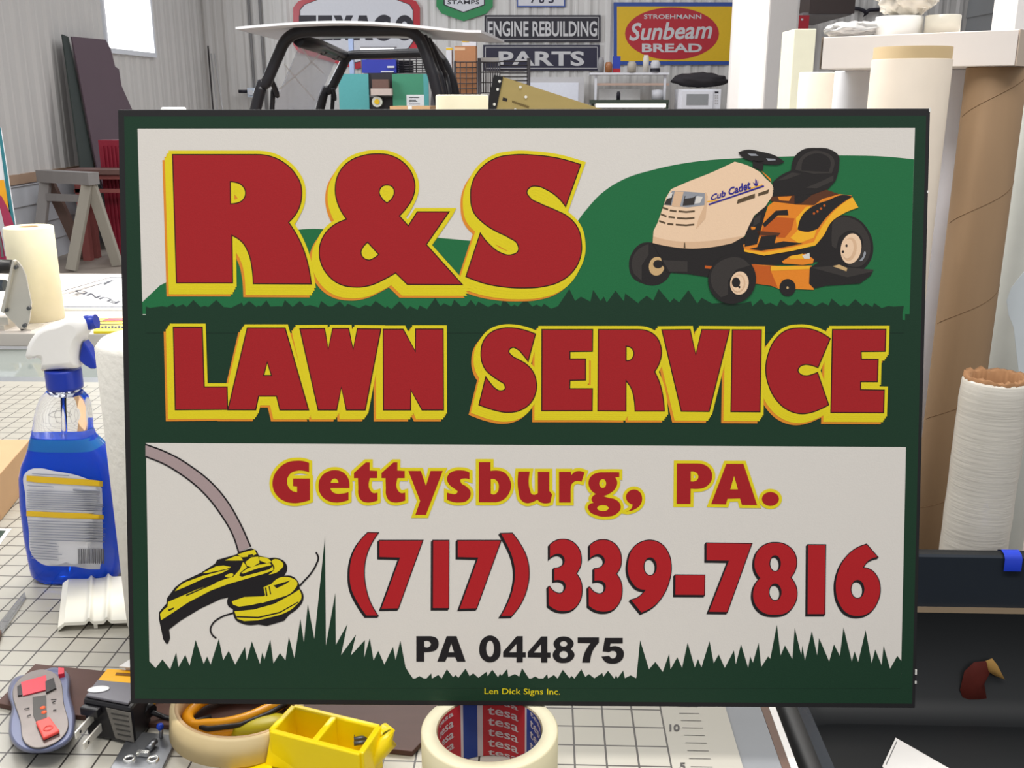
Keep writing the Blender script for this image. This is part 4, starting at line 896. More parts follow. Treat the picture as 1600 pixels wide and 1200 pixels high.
a = Art(wall_art(YS)); ins = [Vector(p) for p in hexo]; cc = Vector((557, 37)); a.fill([[cc+Vector(((p.x-cc.x)*.90, (p.y-cc.y)*.86)) for p in ins]], S_BK, 1); a.fill([[cc+Vector(((p.x-cc.x)*.886, (p.y-cc.y)*.845)) for p in ins]], S_WH, 2); a.build('face', t, label='white face')
a = Art(wall_art(YS))
x = 467
def slab(cs): a.fill(cs, S_BK, 3)
R_4 = lambda x0, y0, x1, y1: [Vector((x0, y0)), Vector((x1, y0)), Vector((x1, y1)), Vector((x0, y1))]
TOPY, BOTY = 24, 63
slab([[Vector(p) for p in ((467, 24), (494, 24), (494, 34), (486, 34), (486, 63), (475, 63), (475, 34), (467, 34))]])
slab([[Vector(p) for p in ((497, 24), (519, 24), (519, 33), (508, 33), (508, 39), (518, 39), (518, 47), (508, 47), (508, 54), (520, 54), (520, 63), (497, 63))]])
slab([[Vector(p) for p in ((521, 24), (533, 24), (537, 34), (541, 24), (552, 24), (543, 43), (552, 63), (540, 63), (536, 52), (532, 63), (520, 63), (530, 43))]])
slab([[Vector(p) for p in ((561, 24), (573, 24), (583, 63), (571, 63), (570, 56), (563, 56), (562, 63), (551, 63))], [Vector(p) for p in ((567, 36), (569, 48), (564, 48))]])
slab(parse('610,27 610,38 603,34~ 596,38~ 595,44~ 597,51~ 603,53~ 610,49 610,60 600,64~ 589,60~ 584,44~ 589,28~ 600,23~'))
slab([ell(632, 43.5, 15, 20), ell(632, 43.5, 5.5, 10)])
a.build('lettering', t, label='black slab lettering')
shield = [(682, -40), (770, -40), (770, 10), (760, 21), (724, 33), (690, 21), (682, 10)]
t = panel('stamps_sign', 'green shield shaped sign with pale centre reading STAMPS, top of the back wall', shield, S_GRN)
a = Art(wall_art(YS)); c2 = [(693, -40), (758, -40), (758, 8), (724, 20), (693, 8)]; a.fill([[Vector(p) for p in c2]], S_BK, 1); c3 = [(695, -40), (756, -40), (756, 7), (724, 18.5), (695, 7)]; a.fill([[Vector(p) for p in c3]], S_WH, 2)
a.text('STAMPS', (699, 0, 749, 6.5), S_BK, 3, .01); a.build('face', t, label='pale face with black letters')
t = panel('number_plate', 'small white plate with blue digits and blue rim above the engine sign', [(808, -12), (883, -12), (883, 11), (808, 11)], S_BLUE)
a = Art(wall_art(YS)); a.quad(809.5, -12, 881, 9, S_WH, 1)
for ch, xx in (('7', 829), ('8', 842), ('3', 857)): a.text(ch, (xx, -8, xx+8.5, 5), S_NAVY, 2, .03)
a.build('face', t, label='white face with blue digits')
for nm, lab, txt, (x0, y0, x1, y1), tb, bold in (('engine_sign', 'black and white ENGINE REBUILDING sign, upper of the dark pair on the back wall', 'ENGINE REBUILDING', (757, 23.5, 938.5, 65.5), (762, 33, 933, 57), .022), ('parts_sign', 'dark navy PARTS sign, lower of the dark pair on the back wall', 'PARTS', (755, 70, 937, 110), (779, 80, 913, 103), .03)):
    t = panel(nm, lab, [(x0, y0), (x1, y0), (x1, y1), (x0, y1)], S_NAVY if nm == 'parts_sign' else S_BK)
    a = Art(wall_art(YS)); g = 3
    for q in ((x0+g, y0+g, x1-g, y0+g+.9), (x0+g, y1-g-.9, x1-g, y1-g), (x0+g, y0+g, x0+g+.9, y1-g), (x1-g-.9, y0+g, x1-g, y1-g)): a.quad(*q, S_LET, 1)
    a.build('border', t, label='thin white border line')
    a = Art(wall_art(YS)); a.text(txt, tb, S_LET, 1, bold); a.build('lettering', t, label='pale lettering')
t = panel('bread_sign', 'yellow bread sign with blue frame and red oval, right end of the sign row', [(959, 3.5), (1150, 3.5), (1150, 101), (959, 101)], S_BLUE)
a = Art(wall_art(YS)); a.quad(964, 10, 1145, 95.5, S_YEL, 1); a.build('field', t, label='yellow field')
a = Art(wall_art(YS)); a.fill([ell(1050, 52.5, 73.5, 41)], S_RED, 2); a.build('oval', t, label='red oval')
a = Art(wall_art(YS)); a.text('STROEHMANN', (1006, 22.5, 1096, 29.5), S_LET, 3, .015)
a.text('Sunbeam', None, S_LET, 3, .02, .25, corners=[(983, 36), (1113, 32), (1113, 60), (983, 64)]); a.text('BREAD', (1003, 68, 1097, 81.5), S_LET, 3, .03)
a.build('lettering', t, label='pale lettering')

# ================================================================== ALONG THE BACK WALL
def blk(mb, px0, py0, px1, py1, Y, d, m): 
    A, B = at(px0, py0, Y), at(px1, py1, Y); mb.minmax((A.x, Y, B.z), (B.x, Y+d, A.z), m)
def stand(px0, px1, py, Y): return at((px0+px1)/2, py, Y)
M_TEAL = mat('teal_paint', (84, 160, 160), .5); M_TEALG = mat('green_paint', (66, 140, 108), .5); M_DARKIN = mat('cabinet_inside', (46, 42, 46), .6); M_TAPEW = mat('paper_white', (226, 226, 226), .6)
Yc = 12.5; cab = thing('storage_cabinet', (at(600, 115, Yc).x, Yc, 0), 'teal green metal cabinet with both doors open, seen through the roll cage', 'cabinet')
b = MB(); A, B = at(577, 114, Yc), at(613, 170, Yc); b.minmax((A.x-.02, Yc, 0), (B.x+.02, Yc+.42, A.z), M_DARKIN); b.build('carcass', cab, 'dark open inside')
b = MB(); A, B = at(529, 115.5, Yc), at(578, 170, Yc); b.minmax((A.x, Yc-.03, .05), (B.x, Yc, A.z), M_TEAL); b.build('door', cab)
b = MB(); A, B = at(613, 115.5, Yc), at(663, 170, Yc); b.minmax((A.x, Yc-.03, .05), (B.x, Yc, A.z), M_TEALG); b.minmax((B.x, Yc-.035, .05), (B.x+.06, Yc-.003, A.z), M_TEAL); d2 = b.build('door', cab, 'green inner side of the right door')
b = MB(); blk(b, 635, 148, 663, 166, Yc-.036, .004, M_TAPEW); nt_ = b.build('notice', d2, 'white notice with text lines')
a = Art(wall_art(Yc-.038))
for y0, x1_ in ((152, 655), (156, 650), (157.8, 652), (162, 656)): a.quad(639, y0, x1_, y0+.9, S_BK, 1)
a.build('print', nt_)
b = MB(); A, B = at(577, 149, Yc), at(613, 152, Yc); b.minmax((A.x, Yc-.01, B.z), (B.x, Yc, A.z), M_COND); b.build('shelf', cab)
def item(name, lab, cat, q, Y, d, m, extra=None, group=None):
    b = MB(); blk(b, *q, Y, d, m)
    if extra: extra(b)
    return tag(b.build(name), lab, cat, group)
item('cabinet_box', 'brown carton on the upper shelf inside the teal cabinet', 'box', (581, 124, 607, 138), Yc-.16, .12, mat('dark_carton', (110, 82, 72), .7))
item('cabinet_box', 'pale carton under the brown one inside the teal cabinet', 'box', (579, 138.3, 612, 149), Yc-.16, .12, mat('pale_carton', (196, 178, 168), .7))
p = at(589, 159, Yc-.12); b = MB(); b.cyl((p.x, Yc-.02, p.z), (p.x, Yc-.12, p.z), mm(8, p), mat('wire_white', (206, 204, 190), .5)); b.cyl((p.x, Yc-.12, p.z), (p.x, Yc-.13, p.z), mm(4, p), S_YEL); tag(b.build('wire_spool'), 'white wire spool with yellow hub low in the teal cabinet', 'spool')
item('blue_case', 'blue plastic case sitting on top of the teal cabinet', 'case', (565, 93, 619, 114), Yc+.02, .25, mat('blue_case', (48, 58, 160), .45), lambda b: (blk(b, 605, 103, 616, 106, Yc-.01, .03, S_WH), blk(b, 595, 111, 615, 113, Yc-.005, .03, S_WH)))
item('pale_post', 'pale blue upright panel behind the roll cage, left of the blue case', 'panel', (544, 60, 562, 330), Yc+.45, .08, mat('pale_blue', (172, 188, 222), .5))
M_TUBE = mat('lamp_tube', (255, 255, 255), .3, emit=1.2)
b = MB(); blk(b, 563, 75, 615, 78.5, Yc+.3, .05, M_TUBE); blk(b, 563, 73, 618, 75, Yc+.3, .09, M_COND); blk(b, 563, 78, 565, 115, Yc+.32, .03, M_COND); blk(b, 613, 78, 615, 115, Yc+.32, .03, M_COND); tag(b.build('tube_light'), 'white glowing tube light above the blue case', 'lamp')
def wires(mb, x0, y0, x1, y1, nx, ny, Y, m, r=.004):
    for k in range(nx+1):
        x = x0+(x1-x0)*k/max(1, nx); mb.cyl(at(x, y0, Y), at(x, y1, Y), r, m, n=6)
    for k in range(ny+1):
        y = y0+(y1-y0)*k/max(1, ny); mb.cyl(at(x0, y, Y), at(x1, y, Y), r, m, n=6)
M_WIRE = mat('wire_dark', (66, 62, 64), .4, .5)
b = MB(); wires(b, 621, 80, 670, 114, 5, 9, Yc+.1, M_WIRE, .006); blk(b, 623, 96, 645, 114.5, Yc+.15, .1, S_BK); blk(b, 642, 70, 655, 82, Yc+.15, .1, S_RED)
tag(b.build('wire_basket'), 'dark wire basket of clutter on the cabinet, right of the blue case', 'basket')
# wire rack with tall carton
Yr = 12.2; rack = thing('wire_rack', (at(788, 100, Yr).x, Yr, 0), 'tall dark wire rack in front of the PARTS sign', 'rack')
b = MB(); wires(b, 748, 97, 781, 145, 9, 3, Yr, M_WIRE, .006); b.build('side_mesh', rack); b = MB(); wires(b, 781, 96, 826, 150, 0, 9, Yr, M_WIRE, .007); b.build('basket', rack)
for x in (749, 826):
    p = at(x, 95, Yr); b = MB(); b.cyl((p.x, Yr, 0), (p.x, Yr, p.z+.03), .02, M_WIRE, n=10); b.build('post', rack)
p = at(826, 95, Yr); 
b = MB(); wires(b, 710, 97, 747, 172, 4, 9, Yr-.35, M_WIRE, .0055); 
for x in (711, 746):
    p = at(x, 95, Yr-.35); b.cyl((p.x, Yr-.35, 0), (p.x, Yr-.35, p.z), .012, M_WIRE, n=8)
tag(b.build('mesh_screen'), 'dark wire mesh screen standing before the tall brown carton', 'screen')
item('rack_rail', 'pale slotted bin row standing on the wire rack end', 'bin', (752, 90, 779, 97), Yr+.02, .12, mat('bin_grey', (170, 166, 162), .6))
b = MB(); A, B = at(710, 72, Yr-.3), at(744, 170, Yr-.3); b.minmax((A.x, Yr-.3, 0), (B.x, Yr-.02, A.z), mat('tall_carton', (176, 122, 84), .7)); b.box(((A.x*.75+B.x*.25), Yr-.301, A.z-.03), (.12, .002, .03), mat('carton_tape', (214, 176, 140), .5)); tag(b.build('tall_carton', weld=False), 'tall brown carton behind wire mesh, right of the roll cage', 'box')
item('bag_stack', 'white and yellow package on top of the tall brown carton', 'package', (722, 58, 744, 71.8), Yr-.25, .2, S_WH, lambda b: (blk(b, 722, 60, 733, 66, Yr-.252, .01, S_YEL), blk(b, 738, 61, 744, 65, Yr-.252, .01, S_NAVY)))
item('printed_carton', 'white and yellow printed carton left of the tall brown carton', 'box', (697, 74, 709, 300), Yr-.25, .2, S_WH, lambda b: blk(b, 697, 75, 707, 78, Yr-.252, .01, S_YEL))
# framed white board
Yf = 13.3; fr_ = thing('white_board', (at(866, 120, Yf).x, Yf, 0), 'white framed board standing below the PARTS sign', 'board')
b = MB(); A, B = at(818, 120.5, Yf), at(912, 172, Yf); b.minmax((A.x, Yf, 0), (B.x, Yf+.05, A.z), S_LET); b.build('frame', fr_)
b = MB(); A, B = at(826, 129, Yf-.004), at(903, 180, Yf-.004); b.minmax((A.x, Yf-.006, .2), (B.x, Yf-.001, A.z), mat('board_white', (228, 230, 240), .3)); b.build('surface', fr_)
# white shelf with items
Yw = 13.2; M_SHW = mat('shelf_white', (232, 232, 238), .4); M_PINK = mat('rod_wood', (206, 176, 160), .6)
sh = thing('wall_shelf', (at(984, 115, Yw).x, Yw, 0), 'white rack with rod and top shelf under the bread sign', 'shelf')
b = MB(); blk(b, 922, 113.4, 1046, 116.5, Yw-.1, .4, M_SHW); b.build('top_shelf', sh)
b = MB(); blk(b, 930, 130, 1046, 133.5, Yw-.02, .03, M_PINK); b.build('rod', sh, 'pale wooden rod')
for x in (931, 1039):
    b = MB(); A = at(x, 116.5, Yw); b.minmax((A.x-.015, Yw-.04, 0), (A.x+.015, Yw+.02, A.z), M_SHW); b.build('upright', sh)
b = MB(); blk(b, 936, 139, 1000, 159, Yw+.3, .05, mat('bright_panel', (248, 248, 248), .5)); b.build('back_panel', sh)
Yi = Yw-.06
def canv(name, lab, cat, x0, x1, y0, m, m2=None, y1=113.2, Y=Yi):
    p = at((x0+x1)/2, y1, Y); q = at((x0+x1)/2, y0, Y); r = mm((x1-x0)/2, p); b = MB(); h = q.z-p.z
    b.lathe([(0, 0), (r, 0), (r, h*.78), (r*.8, h*.9), (r*.75, h), (0, h)], p, m, 18)
    if m2: b.lathe([(r*1.03, h*.05), (r*1.03, h*.35)], p, m2, 18)
    tag(b.build(name, weld=False), lab, cat)
canv('canister', 'grey canister at the left end of the white shelf', 'canister', 934, 943.5, 90, mat('can_grey', (150, 148, 150), .4))
canv('jar', 'amber jar beside the grey canister on the white shelf', 'jar', 945, 956.5, 97, mat('amber', (168, 110, 70), .3))
item('carton', 'small blue and red carton on the white shelf', 'box', (958, 88, 969, 113.2), Yi, .08, mat('carton_blue', (48, 70, 176), .4), lambda b: blk(b, 957.8, 107, 969.2, 113.2, Yi-.003, .08, S_RED))
canv('can', 'tan can in the middle of the white shelf', 'can', 980, 994, 96, mat('can_tan', (186, 178, 166), .4))
canv('bottle', 'tall white bottle on the white shelf', 'bottle', 1004, 1013.5, 86, mat('bottle_white', (226, 220, 210), .4))
canv('jug', 'white jug with dark base at the right end of the white shelf', 'jug', 1016, 1031, 94.5, S_WH, S_BK)
b = MB(); p = at(1027, 155.6, Yi-.1); b.lathe([(0, 0), (mm(9, p), 0), (mm(9, p), mm(14, p)), (0, mm(15, p))], p, S_WH, 18); tag(b.build('white_pot'), 'white pot standing on the green lamp under the shelf', 'pot')
canv('spray_can', 'small dark bottle standing on the green lamp under the shelf', 'bottle', 963, 969, 143, S_BK, None, 156.5, Yi-.1)
lampo = thing('bench_lamp', (at(984, 160, Yi-.1).x, Yi-.1, 0), 'long bench lamp with dark green hood and glowing tube', 'lamp')
b = MB(); blk(b, 922, 156, 1045, 162, Yi-.2, .3, mat('hood_green', (66, 78, 66), .4)); b.build('hood', lampo)
b = MB(); p, q = at(931, 164.5, Yi-.1), at(1041, 164.5, Yi-.1); b.cyl(p, q, mm(3, p), mat('warm_tube', (255, 250, 236), .3, emit=2.5), n=12); b.build('tube', lampo)
for x in (926, 1042):
    b = MB(); A = at(x, 162, Yi-.1); b.minmax((A.x-.015, Yi-.15, 0), (A.x+.015, Yi+.06, A.z), mat('hood_green', (66, 78, 66), .4)); b.build('post', lampo)
# microwave on a cabinet, bags on top
Ym = 12.9; mw = thing('microwave', (at(1093, 172, Ym).x, Ym, at(1093, 172, Ym).z), 'white microwave under dark bags, left of the white column', 'microwave')
b = MB(); blk(b, 1060, 139, 1125, 172, Ym, .35, M_SHW); b.build('housing', mw); b = MB(); blk(b, 1066, 142, 1113, 171, Ym-.02, .02, M_SHW); dr = b.build('door', mw)
b = MB(); blk(b, 1073, 147, 1106, 164, Ym-.026, .005, mat('mw_window', (150, 152, 154), .3)); b.build('window', dr, 'grey window'); b = MB(); blk(b, 1117, 143, 1122.5, 145.5, Ym-.006, .005, S_BK)
for k in range(4): 
    for j in range(2): blk(b, 1117+j*3, 148+k*4, 1119+j*3, 150.5+k*4, Ym-.004, .003, S_LET)
b.build('controls', mw)
A, B = at(1058, 172.3, Ym), at(1130, 172.3, Ym); b = MB(); b.minmax((A.x, Ym-.02, 0), (B.x, Ym+.4, A.z), S_BK); tag(b.build('base_cabinet'), 'black cabinet carrying the white microwave', 'cabinet')
b = MB(); p = at(1093, 127, Ym+.15); b.blob(p+Vector((0, 0, .012)), (mm(44, p), .14, mm(11, p)), mat('dark_fabric', (46, 42, 46), .8), 16, .18, 5)
tag(b.build('dark_bags'), 'heap of dark bags on top of the white microwave', 'bag')
# wall lamp box near the corner
b = MB(); blk(b, 386, 137, 399, 152, YB-.25, .2, mat('silver_box', (196, 206, 220), .3)); p = at(392.5, 144.5, YB-.26); b.cyl(p, p+Vector((0, -.03, 0)), mm(4, p), S_WH); b.cyl(at(373, 143, YB-.12), at(386, 143, YB-.12), mm(2.5, p), S_BK); tag(b.build('wall_lamp', weld=False), 'small silver box lamp with round lens on the back wall by the corner', 'lamp')
# rods in the corner
for k, (x0, y0, x1, y1) in enumerate(((325, 72, 333, 172), (330, 84, 340, 172), (335, 84, 348, 172))):
    Yk = YB-.45-.12*k; A, B = at(x0, y0, Yk+.35), at(x1, y1, Yk); d = B-A; B2 = A+d*(A.z/(A.z-B.z)); b = MB(); b.cyl(A, (B2.x, B2.y, .001), .010, mat('rod_grey', (176, 174, 174), .4) if k else M_WIRE, n=8)
    tag(b.build('rod'), ('dark thin rod leaning in the far corner, leftmost and tallest', 'middle rod of the three leaning in the far corner', 'pale thin rod leaning in the far corner, rightmost')[k], 'rod', 'rods leaning in the corner')
# dark box high at right with cable, red object below
M_DKBOX = mat('dark_box', (64, 54, 52), .5)
Yd = 12.0; b = MB(); blk(b, 1269, -40, 1335, 21, Yd, .5, M_DKBOX); blk(b, 1255, 19.5, 1330, 23.5, Yd+.02, 1.64, mat('shelf_grey', (122, 118, 120), .5)); tag(b.build('hanging_box', weld=False), 'dark box on a grey wall shelf high beyond the white column', 'box')
b = MB(); b.tube([at(x, y, YB-.06) for x, y in ((1333, 13), (1342, 14), (1350, 17), (1354, 22), (1350, 25), (1352, 20), (1358, 16), (1372, 15), (1390, 15))], .025, S_BK, 8); tag(b.build('cable'), 'black looped cable running right from the dark box', 'cable')
b = MB(); A, B = at(1236, 24, 9.0), at(1262, 60, 9.0); b.minmax((A.x, 9.0, 0), (B.x, 9.3, A.z), S_RED); blk(b, 1252, 29, 1255, 32, 8.995, .01, S_WH); tag(b.build('red_locker', weld=False), 'red locker standing far behind the ivory carton', 'locker')

# ================================================================== LEFT SIDE: SAWHORSE, RED STAND, LEANING SHEETS
M_OLDW = mat('weathered_wood', (146, 142, 140), .8, 0, .18, 9, .3, stretch=(1, 1, .15)); M_OLDW2 = mat('weathered_brown', (120, 98, 90), .8, 0, .18, 9, .3, stretch=(1, 1, .15)); M_OLDW3 = mat('pale_wood', (166, 160, 148), .8, 0, .18, 9, .3, stretch=(1, 1, .15))
def beam(mb, p, q, w, d, m):
    p, q = Vector(p), Vector(q); t = (q-p).normalized(); s_ = t.cross(Vector((0, 1, 0)));
    if s_.length < .2: s_ = t.cross(Vector((1, 0, 0)))
    s_.normalize(); u = t.cross(s_).normalized()
    mb.hexa([e+s_*a*w/2+u*c*d/2 for e in (p, q) for a in (-1, 1) for c in (-1, 1)], m)
s0, s1 = at(73, 280, 8.6), at(139, 281, 8.36); s0.z = s1.z = .76
saw = thing('sawhorse', ((s0.x+s1.x)/2, (s0.y+s1.y)/2, 0), 'weathered grey wooden sawhorse beside the left wall', 'sawhorse')
b = MB(); ext = (s1-s0).normalized()*.06; beam(b, s0-ext, s1+ext, .10, .11, M_OLDW); b.build('top_beam', saw)
for (bx_, by_), top, m in (((58, 416), s0, M_OLDW), ((131, 404), s0, M_OLDW2), ((112, 424), s1, M_OLDW3), ((184, 416), s1, M_OLDW3)):
    g = ground(bx_, by_, .0); b = MB(); tt = top+(g-top)*.05; beam(b, tt, g+Vector((0, 0, .012)), .085, .05, m); b.build('leg', saw)
b = MB(); beam(b, at(74, 308, 8.55), at(125, 310, 8.38), .06, .03, M_OLDW); b.build('crossbar', saw)
M_RUSTY = mat('rusty_red', (150, 84, 80), .7, 0, .15, 8); M_SLAB = mat('slab_brown', (112, 84, 78), .7, 0, .12, 5)
Yt = 8.75; rs = thing('red_work_stand', (at(150, 300, Yt).x, Yt, 0), 'rusty red metal stand with slab top, behind the sawhorse', 'stand')
b = MB(); A, B = at(100, 265, Yt), at(215, 273, Yt); b.minmax((A.x, Yt, B.z), (B.x, Yt+.28, A.z), M_SLAB); b.build('top', rs)
b = MB(); A, B = at(112, 274, Yt), at(215, 281, Yt); b.minmax((A.x, Yt+.04, B.z), (B.x, Yt+.1, A.z), M_RUSTY); b.build('rail', rs)
b = MB(); A, B = at(112, 296, Yt), at(215, 302, Yt); b.minmax((A.x, Yt+.04, B.z), (B.x, Yt+.09, A.z), M_RUSTY); b.build('rail', rs)
for x in (118, 210):
    for dy in (.04, .19):
        b = MB(); A = at(x, 281, Yt); b.minmax((A.x-.035, Yt+dy, 0), (A.x+.035, Yt+dy+.07, A.z), M_RUSTY); b.build('leg', rs)
M_CRIM = mat('crimson', (152, 36, 58), .45, 0, .15, 5)
Yq = 9.05; b = MB(); A, B = at(153, 219, Yq), at(230, 260, Yq); b.minmax((A.x, Yq, 0), (B.x, Yq+.12, A.z), M_CRIM)
for k in range(5): 
    A2 = at(160+k*6, 225, Yq); b.minmax((A2.x, Yq-.02, .1), (A2.x+.012, Yq, A.z-.05), M_CRIM)
tag(b.build('red_machine', weld=False), 'tall crimson machine cabinet behind the red stand at the board edge', 'machine')
# leaning sheets
M_PLUM = mat('plum_sheet', (92, 74, 84), .55, 0, .08, 3); M_DKG = mat('dark_green_sheet', (54, 62, 60), .6)
TLs, TRs, BLs = side(104, 53, XL+.14), side(165, 62, XL+.14), ground(186, 388, 0)
NS = (TRs-TLs).cross(BLs-TLs).normalized()
if NS.x < 0: NS = -NS
def lean(px, py, off=0): d = ray(px, py); return CAM+d*((TLs-CAM).dot(NS)/d.dot(NS))+NS*off
P = [lean(*p) for p in ((112, 57), (165, 62), (173, 76), (180, 104), (186, 108), (190, 134), (206, 170), (240, 262), (262, 330), (275, 376), (196, 392), (152, 264))]
b = MB(); b.prism(P, -NS*.012, M_PLUM); tag(b.build('plum_sheet', weld=False), 'dark plum coloured sheet with ragged right edge leaning on the wall under the window', 'sheet')
P = [lean(*p, -.03) for p in ((102.5, 53), (112, 57), (153, 264), (195, 392), (186, 398), (131, 262))]; b = MB(); b.prism(P, -NS*.012, M_DKG)
tag(b.build('green_sheet', weld=False), 'narrow dark green sheet edge showing left of the plum sheet', 'sheet')
# painted board at the far left
Yo = 3.3; bo = thing('painted_panel', (at(-10, 300, Yo).x, Yo, 0), 'white painted panel with teal edge, orange and magenta shapes, cut by the left frame', 'sign')
def po(l=0): return lambda px, py, ll=0: at(px, py, Yo-.0008*ll)
A, B = at(-60, 196, Yo), at(-1, 196, Yo); zt0 = at(-1, 196, Yo).z
edge = [(0, 222), (30, 412)]
b = MB(); e0, e1 = at(0, 218, Yo), at(28, 408, Yo)
ePts = [at(-160, 190, Yo), at(-3, 200, Yo), at(31, 420, Yo), at(31, 460, Yo), at(-140, 460, Yo)]
b.prism(ePts, (0, .02, 0), mat('panel_white', (236, 240, 246), .4)); b.minmax((ePts[4].x, Yo, 0), (ePts[3].x, Yo+.02, ePts[3].z+.01), mat('panel_white', (236, 240, 246), .4)); b.build('panel', bo, weld=False)
a = Art(po()); a.fill([[Vector(p) for p in ((-4, 196), (1, 200), (34, 420), (26, 420))]], mat('teal_edge', (56, 130, 142), .4), 2); a.build('edge_band', bo, label='teal edge band')
a = Art(po()); a.fill(parse('-40,282 6,281 10,300~ 17,335 4,318~ -40,300'), mat('panel_orange', (250, 178, 40), .4), 2); a.fill(parse('-40,300 2,306 14,330~ 27,372 30,405 -5,410 -40,410'), mat('panel_magenta', (176, 56, 92), .4), 3)
a.fill(parse('-40,318 -2,318 8,360~ 14,400 8,400 0,360~ -10,330'), S_WH, 4); a.fill(parse('-40,330 -8,335 0,365~ 6,402 2,402 -8,365~ -40,345'), M_COND, 5); a.build('painted_shapes', bo, label='orange and magenta painted shapes')

# ================================================================== SECOND TABLE AND LOW GLASS TOP
M_BIRCH = mat('pale_table', (204, 196, 188), .5, 0, .06, 5); M_GLASS = mat('glass_top', (138, 146, 142), .06, 0, .06, 3, coat=.4)
t2 = thing('back_table', (-.6, 2.55, 0), 'pale second table behind the cutting mat, carrying flat signs and tape roll', 'table')
b = MB(); b.minmax((-2.2, 2.145, T-.03), (.45, 2.93, T), M_BIRCH); b.build('table_top', t2, bevel=.002)
for x in (-2.1, .38):
    for y in (2.25, 2.85): b = MB(); b.minmax((x-.03, y-.03, 0), (x+.03, y+.03, T-.03), M_STEEL); b.build('leg', t2)
gt = thing('glass_table', (-.9, 1.98, 0), 'low grey green glass topped table between mat and back table', 'table')
b = MB(); b.minmax((-2.1, 1.83, T-.05), (.25, 2.14, T-.035), M_GLASS); b.build('glass_top', gt)
for x in (-2.0, .15):
    b = MB(); b.minmax((x-.03, 1.92, 0), (x+.03, 2.05, T-.05), M_STEEL); b.build('leg', gt)
vroll('masking_roll', 'tall cream masking roll standing on the back table at left', 'tape roll', 18, 90, 430, 354, 2.30, T+.0004, M_CREAMR, .42, M_CARD)
# flat signs on the back table
fs = thing('flat_sign', tuple(ground(180, 460, T)), 'white rectangular sign with black upside-down lettering lying flat on the back table', 'sign')
qq = [(78, 476), (96, 480), (300, 480), (300, 432), (176, 431)]
q = [ground(x, y, T+.008) for x, y in ((92, 481), (330, 481), (300, 431), (176, 431))]
b = MB(); b.prism([(p.x, p.y, T+.0004) for p in q], (0, 0, .0075), mat('flat_white', (244, 244, 244), .4)); b.build('panel', fs)
fl = lambda px, py, l=0: ground(px, py, T+.0083+.0002*l)
a = Art(fl)
for p, q_ in (((94, 456), (174, 433)), ((174, 433), (300, 433)), ((96, 479.5), (300, 479.5)), ((107, 459), (178, 437))): a.fill(stroke([Vector(p), Vector(q_)], .8), S_BK, 1)
a.text('FUND', None, S_BK, 1, .03, corners=[(181, 475), (114, 455), (122, 452), (189, 471)][::1])
a.text('1', None, S_BK, 1, .05, corners=[(161, 444), (173, 438), (176, 439), (164, 445)])
a.build('lettering', fs, label='black lettering and border lines')
ys = thing('yellow_sign', tuple(ground(172, 506, T)), 'small yellow sign with red bar and black lettering, flat at the back table edge', 'sign')
q = [ground(x, y, T+.006) for x, y in ((146, 517.5), (260, 517.5), (252, 495), (153, 497))]
b = MB(); b.prism([(p.x, p.y, T+.0004) for p in q], (0, 0, .0055), mat('sign_yellow', (240, 214, 40), .4)); b.build('panel', ys)
fl2 = lambda px, py, l=0: ground(px, py, T+.0062+.0002*l)
a = Art(fl2); a.fill([[Vector(p) for p in ((158, 501), (240, 500), (240, 497), (170, 497))]], mat('bar_red', (186, 40, 50), .4), 1); a.fill(stroke([Vector((150, 502)), Vector((240, 501))], .9), S_BK, 1); a.fill(stroke([Vector((148, 506.5)), Vector((240, 505))], .9), S_BK, 1)
a.text('LAWN', None, S_BK, 1, .04, corners=[(152, 508), (225, 507), (228, 513), (150, 514)]) if False else None
for k in range(9): a.quad(153+k*5.2, 509+(k % 2)*.7, 156.6+k*5.2, 513, S_BK, 1)
a.build('lettering', ys, label='black lettering and red bar')
# tape applicator: bracket with roller
M_ALU = mat('aluminium', (214, 208, 198), .38, .55, .08, 20); ap = thing('tape_dispenser', tuple(ground(30, 515, T)), 'metal bracket tape dispenser with black roller in front of the cream roll', 'dispenser')
Ya = 2.17
br = [(21, 407), (28, 409), (34, 417), (40, 430), (49, 474), (46, 500), (41, 514), (34, 517), (9, 492), (6, 487)]
P = [at(x, y, Ya) for x, y in br]; b = MB(); b.prism(P, (0, .004, 0), M_ALU); P2 = [at(x, y, Ya-.012) for x, y in ((19, 407), (22.5, 408), (5.5, 489), (1, 487))]; b.prism(P2, (0, .014, 0), M_ALU); b.build('bracket', ap)
for x, y in ((26, 417), (47, 481), (40, 508), (11, 484)):
    p = at(x, y, Ya); b = MB(); b.cyl(p, p+Vector((0, -.008, 0)), mm(3, p), M_STEEL, n=12); b.build('bolt', ap)
p0, p1 = at(20, 417, Ya+.03), at(-60, 414, Ya+.03); b = MB(); b.cyl(p0, p1, mm(11, p0), M_BLKP); b.build('roller', ap, 'black roller'); b = MB(); b.cyl(p0+Vector((.012, 0, 0)), p0, mm(6, p0), M_ALU); b.build('axle', ap)
p0, p1 = at(8, 446, Ya+.03), at(-60, 444, Ya+.03); b = MB(); b.cyl(p0, p1, mm(9, p0), mat('roller_blue', (70, 80, 92), .4)); b.build('roller', ap, 'grey blue roller')
b = MB(); A = at(-80, 497, Ya); b.minmax((A.x, Ya+.0, T), (at(4, 497, Ya).x, Ya+.05, T+.012), M_ALU); b.minmax((A.x, Ya+.01, T+.012), (at(8, 497, Ya).x, Ya+.03, T+.028), M_ALU); b.build('base', ap)
b = MB(); b.minmax((at(30, 500, Ya).x, Ya, T), (at(46, 500, Ya).x, Ya+.06, T+.004), M_ALU); b.build('foot', ap)

